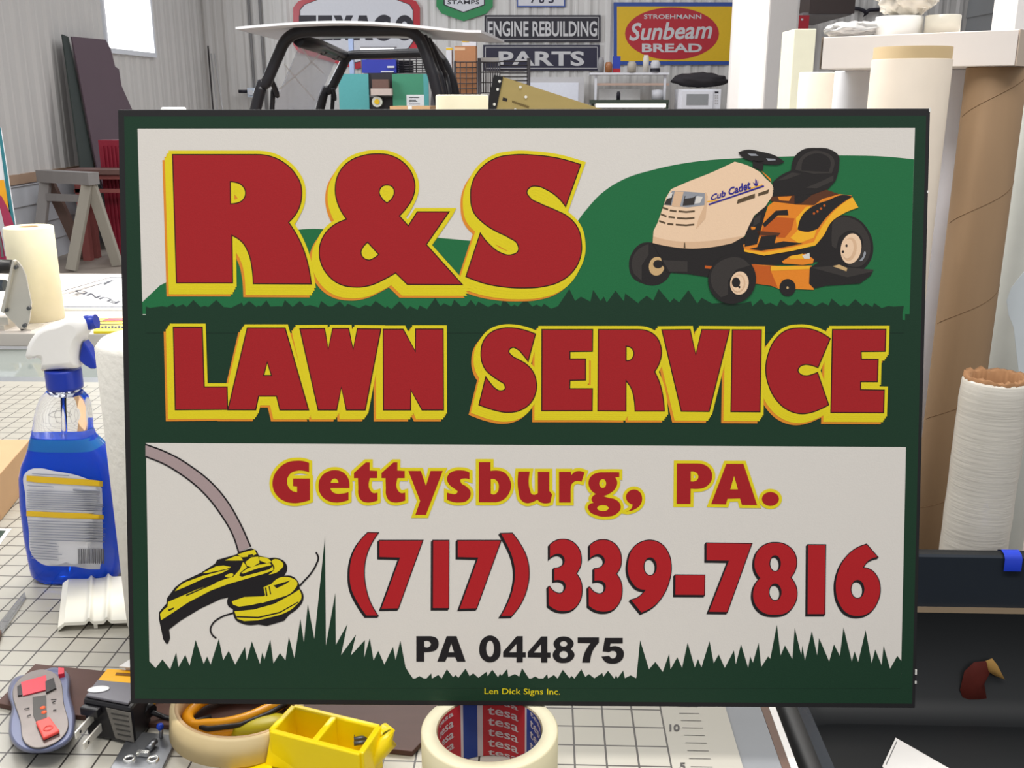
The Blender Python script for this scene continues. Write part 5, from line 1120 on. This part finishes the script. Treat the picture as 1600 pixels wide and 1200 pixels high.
# ================================================================== OFF-ROAD BUGGY ROLL CAGE
M_CAGE = mat('cage_black', (34, 33, 38), .28, 0, .05, 10); M_ROOF = mat('roof_white', (232, 232, 236), .4); M_POLY = mat('poly_pane', (228, 232, 246), .35, 0, .05, 6, alpha=.34)
Yn, Yf_ = 5.5, 6.9
ug = thing('buggy', (at(560, 100, 6.2).x, 6.2, 0), 'black tubular roll cage of an off-road buggy with flat white roof', 'buggy')
def cp3(lst): return [at(x, y, Y) for x, y, Y in lst]
def sm3(pts, k=5):
    out = []
    for i in range(len(pts)-1):
        a0, p, q, c = pts[max(i-1, 0)], pts[i], pts[i+1], pts[min(i+2, len(pts)-1)]
        for j in range(k):
            u = j/k; out.append(.5*((2*p)+(q-a0)*u+(2*a0-5*p+4*q-c)*u*u+(3*p-a0-3*q+c)*u**3))
    return out+[pts[-1]]
def down(p, q): d = (q-p); return q+d*((q.z-.02)/max(.05, -d.z))
rt = .030
hoop = cp3([(399, 172, Yn), (416, 130, Yn), (434, 88, Yn), (446, 64, Yn), (463, 52, Yn), (490, 48.5, Yn), (560, 48, Yn), (625, 47.5, Yn), (645, 52, Yn), (658, 66, Yn), (672, 105, Yn), (690, 172, Yn)])
hoop = [Vector((hoop[0].x-.35, Yn-.1, .02))]+hoop+[Vector((hoop[-1].x+.3, Yn, .02))]
b = MB(); b.tube(sm3(hoop), rt, M_CAGE, 14); b.build('main_hoop', ug)
f0 = cp3([(500, 172, Yf_), (517, 140, Yf_), (534, 106, Yf_), (541, 92, Yf_), (552, 86, Yf_), (600, 84.5, Yf_), (664, 83, Yf_), (685, 88, Yf_), (700, 110, Yf_), (716, 172, Yf_)])
f0 = [Vector((f0[0].x-.3, Yf_, .02))]+f0+[Vector((f0[-1].x+.2, Yf_, .02))]
b = MB(); b.tube(sm3(f0), .030, M_CAGE, 14); b.build('front_hoop', ug)
b = MB(); b.tube(cp3([(466, 63, Yn+.05), (500, 70, 6.0), (538, 86, Yf_)]), .03, M_CAGE, 12); b.build('roof_rail', ug)
b = MB(); b.tube(cp3([(655, 60, Yn+.05), (672, 72, 6.0), (690, 92, Yf_)]), .03, M_CAGE, 12); b.build('roof_rail', ug)
for q in ([(668, 62, 5.8), (690, 110, 5.75), (704, 172, 5.7)], [(662, 58, 5.65), (680, 105, 5.6), (696, 172, 5.6)]):
    P = cp3(q); P.append(Vector((P[-1].x+.15, P[-1].y, .02))); b = MB(); b.tube(sm3(P), .022, M_CAGE, 10); b.build('side_bar', ug)
for q in ([(424, 126, Yn+.05), (433, 150, Yn+.1), (425, 172, Yn+.12)], [(520, 138, Yf_-.05), (523, 155, Yf_-.02), (519, 172, Yf_)]):
    P = cp3(q); P.append(Vector((P[-1].x-.1, P[-1].y, .02))); b = MB(); b.tube(sm3(P), .014, M_CAGE, 8); b.build('brace', ug)
b = MB(); b.tube(cp3([(468, 68, Yn+.15), (500, 78, 6.2), (530, 90, Yf_-.1)]), .022, mat('pane_rail', (104, 103, 104), .35), 10); pr_ = b.build('pane_rail', ug)
for x, y, Y in ((505, 78, 6.2), (524, 86, 6.6)):
    p = at(x, y, Y); b = MB(); b.lathe([(.028, -.012), (.031, 0), (.028, .012)], p, M_CAGE, 20, (1, 2.2, -.1)); b.build('strap', pr_)
b = MB(); P = cp3([(468, 70, Yn+.15), (525, 90, Yf_-.1), (503, 172, Yf_-.1), (424, 172, Yn+.15), (430, 130, Yn+.15)]); n0_ = (P[1]-P[0]).cross(P[3]-P[0]).normalized(); P = [p-n0_*((p-P[0]).dot(n0_)) for p in P]; b.prism(P, (.006, 0, 0), M_POLY); b.prism([Vector((P[3].x, P[3].y, .5)), Vector((P[2].x, P[2].y, .5)), P[2], P[3]], (.006, 0, 0), M_POLY); pn = b.build('side_pane', ug, 'clear plastic side pane', weld=False)
M_REFL = mat('pane_reflection', (252, 252, 255), .5, alpha=.7)  # white reflections on the pane, painted as pale crossing strips
def onp(px, py, l=0):
    n = (P[1]-P[0]).cross(P[3]-P[0]).normalized(); d = ray(px, py); return CAM+d*((P[0]-CAM).dot(n)/d.dot(n))-d*.03
a = Art(onp)
for s_ in (((444, 100), (470, 132), (492, 157)), ((504, 80), (478, 105), (436, 140)), ((471, 74), (486, 96), (506, 115))): a.fill(stroke([Vector(p) for p in s_], 2.6), M_REFL, 0)
a.build('painted_reflection', pn, label='pale crossing reflections painted on the pane')
b = MB(); rows = []
NL, NR, FR_, FL_ = at(368, 46, 5.25), at(752, 51, 5.35), at(788, 66.5, 6.5), at(440, 64, 6.75)
for v in (0, 1):
    for dz_ in (0,): pass
N_ = 16; top, bot_ = [], []
for j in range(7):
    v = j/6; r = []
    for i in range(N_+1):
        u = i/N_; p = (NL*(1-u)+NR*u)*(1-v)+(FL_*(1-u)+FR_*u)*v; r.append(p+Vector((0, 0, .036*math.sin(math.pi*min(1, u*1.1))*(1-.4*v))))
    rows.append(r)
b.grid(rows, M_ROOF); b.grid([[p+Vector((0, 0, .012)) for p in r] for r in rows], M_ROOF)
per = lambda R__: [p for p in R__[0]]+[r[-1] for r in R__[1:]]+[p for p in reversed(R__[-1][:-1])]+[r[0] for r in reversed(R__[1:-1])]
pe = per(rows); b.grid([pe+[pe[0]], [p+Vector((0, 0, .012)) for p in pe+[pe[0]]]], M_ROOF, smooth=False)
b.build('roof', ug, 'white flat roof sheet')
b = MB(); P = cp3([(672, 172, 5.9), (674, 146, 5.9), (681, 136, 5.9), (686, 146, 5.9), (690, 172, 5.9)]); b.prism(P, (0, .1, 0), mat('seat_grey', (136, 138, 146), .6)); b.minmax((P[0].x, 5.9, .45), (P[-1].x, 6.0, P[0].z), mat('seat_grey', (136, 138, 146), .6)); b.minmax((P[0].x-.1, 5.8, .02), (P[-1].x, 6.3, .45), M_CAGE); b.build('headrest', ug, 'grey headrest', weld=False)
# carton behind the board, seen as a top edge
A, B = at(609, 166, 5.0), at(672, 172, 5.0); b = MB(); b.minmax((A.x, 5.0, 0), (B.x, 5.35, A.z), M_KRAFT); b.minmax(((A.x+B.x)/2-.01, 4.998, A.z-.1), ((A.x+B.x)/2+.01, 5.352, A.z+.001), M_WEDGE); tag(b.build('shipping_carton', weld=False), 'brown carton top edge with pale tape strip just above the board', 'box')

# olive plywood ramp standing on the back table
M_PLY = mat('olive_ply', (172, 152, 96), .55, 0, .12, 10, stretch=(.4, 1, 3)); M_STUD = mat('stud_white', (232, 230, 222), .3)
Yr2 = 2.5; rp_ = thing('slotted_ramp', (at(830, 300, Yr2).x, Yr2, T), 'olive plywood ramp piece with slot, white studs and black end', 'ramp')
top0, top1 = at(785.5, 120, Yr2), at(1010, 193, Yr2); bl_, br_l = at(774, 176, Yr2), at(990, 240, Yr2)
b = MB(); P = [top0, top1, br_l, Vector((br_l.x-.12, Yr2, T+.0004)), Vector((bl_.x-.03, Yr2, T+.0004)), bl_]; b.prism(P, (0, .02, 0), M_PLY); b.build('board', rp_)
b = MB(); b.prism([at(*p, Yr2-.004) for p in ((772, 117), (786, 120.5), (774.5, 176), (770, 230), (758, 230), (764, 150))], (0, .03, 0), M_BLKP); b.build('end_cap', rp_, 'black end cap')
for x, y in ((780.5, 127), (777.5, 139.5), (772.5, 163), (813, 136), (821.5, 151.5), (805, 171.5)):
    p = at(x, y, Yr2-.005); b = MB(); b.cyl(p, p+Vector((0, .006, 0)), mm(2.2, p), M_STUD, n=12); b.build('stud', rp_)
b = MB(); b.prism([at(*p, Yr2-.0008) for p in ((786, 152), (793, 154), (792, 159), (785, 157))], (0, .0006, 0), M_SCB); b.prism([at(*p, Yr2-.0008) for p in ((800, 157), (827, 166), (826, 169.5), (800, 160))], (0, .0006, 0), mat('slot_shadow', (112, 94, 52), .6)); b.build('slot', rp_, 'dark slots', weld=False)

# ================================================================== RIGHT SIDE: COLUMN, ROLLS, LONG BOX, TUB
M_COL = mat('column_white', (232, 228, 226), .5, 0, .03, 60)
col = [at(*p) for p in ((1140, 85, 3.75), (1143, 85, 3.62), (1158, 85, 3.5), (1198, 85, 3.44), (1241, 85, 3.66), (1244, 85, 3.78), (1200, 85, 3.98), (1150, 85, 3.98))]
b = MB(); b.prism([(p.x, p.y, 0) for p in col], (0, 0, 3.6), M_COL)
for f in b.bm.faces: pass
tag(b.build('white_column', bevel=.008), 'white faceted column rising out of frame, left of the stored rolls', 'column')
M_CARTW = mat('carton_ivory', (248, 246, 222), .6); M_CARTS = mat('carton_side', (236, 228, 216), .6)
b = MB(); A, B = at(1242, 45, 2.3), at(1276, 45, 2.3); b.minmax((A.x, 2.3, 0), (B.x, 2.42, A.z), M_CARTW); tag(b.build('ivory_carton', bevel=.002), 'tall ivory carton standing upright right of the white column', 'box')
M_CARD2 = mat('tube_card', (152, 124, 94), .75, 0, .08, 40, stretch=(1, 1, .2)); M_CORE2 = mat('core_tan', (182, 158, 118), .75)
vroll('vinyl_roll', 'cream vinyl roll with orange rim, low between ivory carton and wrapped roll', 'roll', 1247, 1303, 150, 113, 2.05, .001, mat('vinyl_cream', (246, 232, 212), .5), .4, mat('rim_orange', (222, 160, 100), .6))
zbx = at(1582, 102, 1.5).z
def floor_roll(name, lab, l, r, yref, Y, m, ztop, inner, mcore, cat='roll', lip=0):
    p = at((l+r)/2, yref, Y); rr = mm((r-l)/2, p); t = thing(name, (p.x, Y, .001), lab, cat); h = ztop-.001
    b = MB(); b.lathe([(rr*inner, 0), (rr, 0), (rr, h-.001), (rr-.001, h), (rr*inner, h)], (p.x, Y, .001), m, 56); b.build('wrap', t)
    b = MB(); b.lathe([(rr*inner*.998, .001), (rr*inner*.998, h+lip), (rr*inner*.9, h+lip), (rr*inner*.9, .001)], (p.x, Y, .001), mcore, 48); b.build('core', t, 'cardboard core'); return t, p, rr
floor_roll('wrapped_roll', 'white roll in clear wrap standing under the left end of the long box', 1303, 1366, 140, 1.80, mat('wrap_white', (228, 228, 232), .25, coat=.5), zbx-.0005, .5, M_CARTS)
floor_roll('film_core_roll', 'large cream roll with brown cardboard core sticking out, in front of the long box', 1362, 1481, 125, 1.47, mat('roll_cream', (228, 214, 196), .55), at(1420, 93, 1.47).z, .975, M_CORE2, lip=at(1420, 74, 1.47).z-at(1420, 93, 1.47).z)
floor_roll('grey_roll', 'smooth grey white roll behind, between cream roll and brown tube', 1452, 1530, 250, 1.72, mat('roll_grey', (206, 204, 210), .45), zbx-.0005, .4, M_CARTS)
tb, tp, trr = floor_roll('cardboard_tube', 'tall brown cardboard tube standing under the right end of the long box', 1502, 1590, 200, 1.585, M_CARD2, zbx-.0005, .9, M_CARD2, 'tube')
# spiral seams of the tube
b = MB()
for k in range(7):
    z0 = .42+k*.16; path = [Vector((tp.x+(trr+.0002)*math.cos(a_), 1.585+(trr+.0002)*math.sin(a_), z0+.075*(a_-math.pi)/math.pi)) for a_ in [math.pi+math.pi*i/16 for i in range(17)]]
    b.tube(path, .0004, mat('seam_brown', (118, 90, 62), .8), 5)
b.build('seam', tb, 'darker spiral seams', weld=False)
floor_roll('pale_roll', 'pale greenish white roll at the right frame edge behind the brown tube', 1545, 1660, 400, 1.76, mat('roll_pale', (214, 216, 208), .4), zbx-.0005, .4, M_CARTS)
b = MB(); P = [at(*p, 1.60) for p in ((1606, 418), (1594, 432), (1580, 450), (1573, 470), (1576, 492), (1584, 512), (1594, 600), (1606, 640), (1612, 500))]; b.prism(P, (0, .001, 0), mat('blue_sheet', (214, 222, 226), .4)); b.minmax((P[6].x, 1.6, .001), (P[7].x, 1.601, P[6].z), mat('blue_sheet', (214, 222, 226), .4)); tag(b.build('torn_sheet', weld=False), 'pale blue torn sheet edge at the right frame edge', 'sheet')
# white stretch-film roll
Yv = 1.315; p = at(1556, 600, Yv); rr = mm(51, p); zt_ = at(1556, 591, Yv).z; M_FILM = mat('stretch_film', (226, 220, 208), .3, 0, .05, 20, .3, coat=.4, stretch=(1, 1, 14))
sf = thing('stretch_film_roll', (p.x, Yv, .001), 'white stretch film roll with frayed brown core behind the black tub', 'roll')
b = MB(); pr2 = [(rr*.74, 0), (rr*1.02, 0)]; z = .05; rnd = random.Random(5)
while z < zt_-.03: pr2.append((rr*(1+rnd.uniform(-.012, .012)), z)); z += rnd.uniform(.008, .03)
pr2 += [(rr*.985, zt_-.018), (rr*.97, zt_-.005), (rr*.93, zt_-.001), (rr*.74, zt_-.002)]
b.lathe(pr2, (p.x, Yv, .001), M_FILM, 56); b.build('film', sf)
b = MB(); rows = []
for rr_, h in ((rr*.93, -.004), (rr*.95, .004), (rr*.74, .003), (rr*.70, -.03), (rr*.70, -.4)):
    rows.append([Vector((p.x+rr_*math.cos(k*2*math.pi/60)*(1+rnd.uniform(-.02, .02)), Yv+rr_*math.sin(k*2*math.pi/60)*(1+rnd.uniform(-.02, .02)), zt_+h+(rnd.uniform(-.003, .003) if h > -.01 else 0))) for k in range(60)])
b.grid(rows, mat('frayed_core', (166, 122, 84), .85, 0, .2, 60), True); b.build('core', sf, 'frayed brown cardboard core')
# long white box resting on the rolls
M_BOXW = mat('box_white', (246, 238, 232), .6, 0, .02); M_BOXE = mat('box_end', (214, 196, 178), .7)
p0, p1 = at(1283, 104, 1.70), at(1585, 101.5, 1.515); dx_ = Vector((p1.x-p0.x, p1.y-p0.y, 0)); nrm = Vector((-dx_.y, dx_.x, 0)).normalized()*.16; hb_ = mm(53.5, p1)
lbx = thing('long_box', ((p0.x+p1.x)/2, (p0.y+p1.y)/2, zbx), 'long white cardboard box lying across the tops of the stored rolls', 'box')
Q = [Vector((p0.x, p0.y, zbx)), Vector((p1.x, p1.y, zbx)), Vector((p1.x, p1.y, zbx))+nrm, Vector((p0.x, p0.y, zbx))+nrm]
b = MB(); b.prism(Q, (0, 0, hb_), M_BOXW); b.build('carton', lbx, bevel=.0012)
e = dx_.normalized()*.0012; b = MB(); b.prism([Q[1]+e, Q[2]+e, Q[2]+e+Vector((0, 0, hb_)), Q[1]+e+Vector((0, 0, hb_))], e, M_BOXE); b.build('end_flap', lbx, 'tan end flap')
b = MB(); b.prism([Q[0]-e*2, Q[3]-e*2, Q[3]-e*2+Vector((0, 0, hb_)), Q[0]-e*2+Vector((0, 0, hb_))], -e*.5, mat('flap_shadow', (150, 140, 128), .8)); b.build('end_flap', lbx, 'left end flap, its shade painted in grey')  # left end coloured grey to stand for its shade
zt2 = zbx+hb_+.0006
M_TRANS = mat('clear_film', (240, 240, 236), .15, 0, .03, 12, alpha=.75, coat=.5)
def top_roll(name, lab, l, r, ytop, yref, Y, m):
    p = at((l+r)/2, yref, Y); r_ = mm((r-l)/2, p); h = at((l+r)/2, ytop, Y).z-zt2; t = thing(name, (p.x, Y, zt2), lab, 'roll')
    b = MB(); b.lathe([(r_*.5, 0), (r_, 0), (r_, h-.001), (r_-.001, h), (r_*.5, h)], (p.x, Y, zt2), m, 48); b.build('tape', t); b = MB(); b.lathe([(r_*.499, 0), (r_*.499, h), (r_*.45, h), (r_*.45, 0)], (p.x, Y, zt2), M_CARTS, 32); b.build('core', t); return p
pA = top_roll('short_roll', 'short white roll under the plastic bag on the long box', 1369, 1440, 26, 40, 1.70, mat('roll_white2', (246, 246, 242), .4))
top_roll('short_roll', 'short translucent beige roll on the long box, right of the bagged roll', 1446, 1499, 24, 40, 1.665, mat('roll_beige', (222, 216, 200), .3, coat=.4))
b = MB(); q = at(1418, 4, 1.70); b.blob((q.x, 1.70, at(1418, 26, 1.70).z+.034), (mm(46, q), .045, .034), mat('bag_film', (244, 236, 222), .2, 0, .04, 30, coat=.6), 22, .22, 3, 16); tag(b.build('plastic_bag'), 'crumpled clear plastic bag heaped on the short white roll', 'bag')
b = MB(); q = at(1330, 55, 1.78); b.blob((q.x, 1.742, zt2+.012), (mm(50, q), .05, .013), mat('bag_clear', (232, 230, 228), .15, 0, .05, 30, coat=.6, alpha=.8), 20, .25, 9, 18); tag(b.build('plastic_wrap'), 'flattened clear plastic wrap on the left half of the long box', 'wrap')
p = at(1596, 20, 1.9); b = MB(); b.minmax((p.x-.008, 1.9, 0), (p.x+.1, 2.0, 2.2), M_COL); tag(b.build('white_post'), 'white square post at the upper right frame edge', 'post')

# black tub right of the table
M_TUB = mat('tub_black', (16, 18, 20), .5, 0, .1, 8); M_TUBE2 = mat('tub_edge', (44, 50, 58), .25); M_LEDGE = mat('tub_ledge_lit', (120, 104, 84), .45)
zr = .85; xl0 = ground(1217, 1110, zr).x; yb0 = ground(1500, 854, zr).y
tub = thing('black_tub', (xl0+.38, yb0-.40, 0), 'large black plastic tub standing right of the work table', 'tub')
def rrect(x0, y0, x1, y1, r, z, n=8):
    out = []
    for cx, cy, a0 in ((x1-r, y1-r, 0), (x0+r, y1-r, 90), (x0+r, y0+r, 180), (x1-r, y0+r, 270)):
        for k in range(n+1): a_ = R(a0+90*k/n); out.append(Vector((cx+r*math.cos(a_), cy+r*math.sin(a_), z)))
    return out
X0, X1, Y0, Y1 = xl0, xl0+.80, yb0-.86, yb0
b = MB(); b.grid([rrect(X0+.02, Y0+.02, X1-.02, Y1-.02, .08, .001), rrect(X0+.008, Y0+.008, X1-.008, Y1-.008, .09, zr-.06)], M_TUB, True, True); b.face(rrect(X0+.02, Y0+.02, X1-.02, Y1-.02, .08, .001), M_TUB); b.build('body', tub)
b = MB(); b.grid([rrect(X0+.008, Y0+.008, X1-.008, Y1-.008, .09, zr-.06), rrect(X0, Y0, X1, Y1, .1, zr-.03), rrect(X0+.002, Y0+.002, X1-.002, Y1-.002, .1, zr-.006), rrect(X0+.010, Y0+.010, X1-.010, Y1-.010, .09, zr), rrect(X0+.020, Y0+.020, X1-.020, Y1-.018, .09, zr-.003)], M_TUB, True, True); b.build('rim', tub)
b = MB(); b.grid([rrect(X0+.020, Y0+.020, X1-.020, Y1-.018, .09, zr-.003), rrect(X0+.032, Y0+.022, X1-.022, Y1-.020, .088, zr-.006), rrect(X0+.034, Y0+.024, X1-.024, Y1-.022, .086, zr-.075)], M_TUBE2, True, False); b.build('rim_edge', tub, 'blue black inner rim edge')
b = MB(); b.grid([rrect(X0+.034, Y0+.024, X1-.024, Y1-.022, .086, zr-.075), rrect(X0+.040, Y0+.03, X1-.03, Y1-.034, .08, zr-.077)], M_LEDGE, True, False); b.build('ledge', tub, 'inner ledge, caught light painted in brown')  # brown tone paints in the light this ledge catches
b = MB(); b.grid([rrect(X0+.040, Y0+.03, X1-.03, Y1-.034, .08, zr-.077), rrect(X0+.055, Y0+.05, X1-.05, Y1-.05, .08, .66), rrect(X0+.09, Y0+.09, X1-.09, Y1-.09, .06, .645)], M_TUB, True, True); b.face(rrect(X0+.09, Y0+.09, X1-.09, Y1-.09, .06, .645), M_TUB); b.build('inner_tray', tub, 'black inside')
# leaf, paper, blue tape
def inwall(px, py, off=.004):
    Yw_ = Y1-.046; p = at(px, py, Yw_); p.y -= off; return p
lf = thing('dry_leaf', tuple(inwall(1530, 1092)), 'curled dark red dry leaf with tan tip inside the black tub', 'leaf')
M_LEAF = mat('leaf_red', (92, 34, 26), .5, 0, .25, 60); M_LEAF2 = mat('leaf_tan', (178, 138, 76), .55, 0, .2, 60)
def leafpiece(pts, m, name, lab=None, curl=.01):
    P = [inwall(x, y, .004) for x, y in pts]; c = sum(P, Vector())/len(P); b = MB(); c2 = c+Vector((0, -curl, 0))
    for i in range(len(P)): b.face([P[i], P[(i+1) % len(P)], c2], m, True)
    b.build(name, lf, lab)
leafpiece([(1505, 1046), (1520, 1032), (1540, 1030), (1545, 1048), (1536, 1066), (1540, 1090), (1528, 1096), (1506, 1098), (1498, 1075)], M_LEAF, 'blade')
leafpiece([(1538, 1030), (1548, 1026), (1556, 1036), (1568, 1059), (1552, 1053), (1541, 1046)], M_LEAF2, 'tip', 'tan curled tip', .006)
b = MB(); pc = [ground(*q, .6465) for q in ((1399, 1157), (1500, 1215), (1440, 1270), (1378, 1202))]; b.prism([q+Vector((0, 0, .004)) for q in pc], (0, 0, -.0006), M_WEDGE); b.prism([q+Vector((0, 0, .004)) for q in (pc[0].lerp(pc[3], .1)+(pc[1]-pc[0])*.03, pc[0].lerp(pc[3], .9)+(pc[1]-pc[0])*.03, pc[0].lerp(pc[3], .9)+(pc[1]-pc[0])*.045, pc[0].lerp(pc[3], .1)+(pc[1]-pc[0])*.045)], (0, 0, .0003), M_COND)
tag(b.build('paper_sheet', weld=False), 'white paper corner lying inside the black tub at the bottom edge', 'paper')
b = MB(); M_BT = mat('blue_tape', (30, 62, 200), .4); q0, q1 = at(1563, 862, Y1-.009), at(1592, 852, Y1-.009)
rowsT = [[Vector((x, y, z)) for x in (q0.x, q0.x+.006, q0.x+.012, q0.x+.022)] for y, z in ((Y1+.0012, zr-.03), (Y1-.0008, zr-.003), (Y1-.010, zr+.0014), (Y1-.0195, zr-.0005), (Y1-.0238, zr-.006), (Y1-.0246, zr-.022))]
b.grid(rowsT, M_BT); tag(b.build('tape_scrap'), 'scrap of blue tape folded over the back rim of the black tub', 'tape')
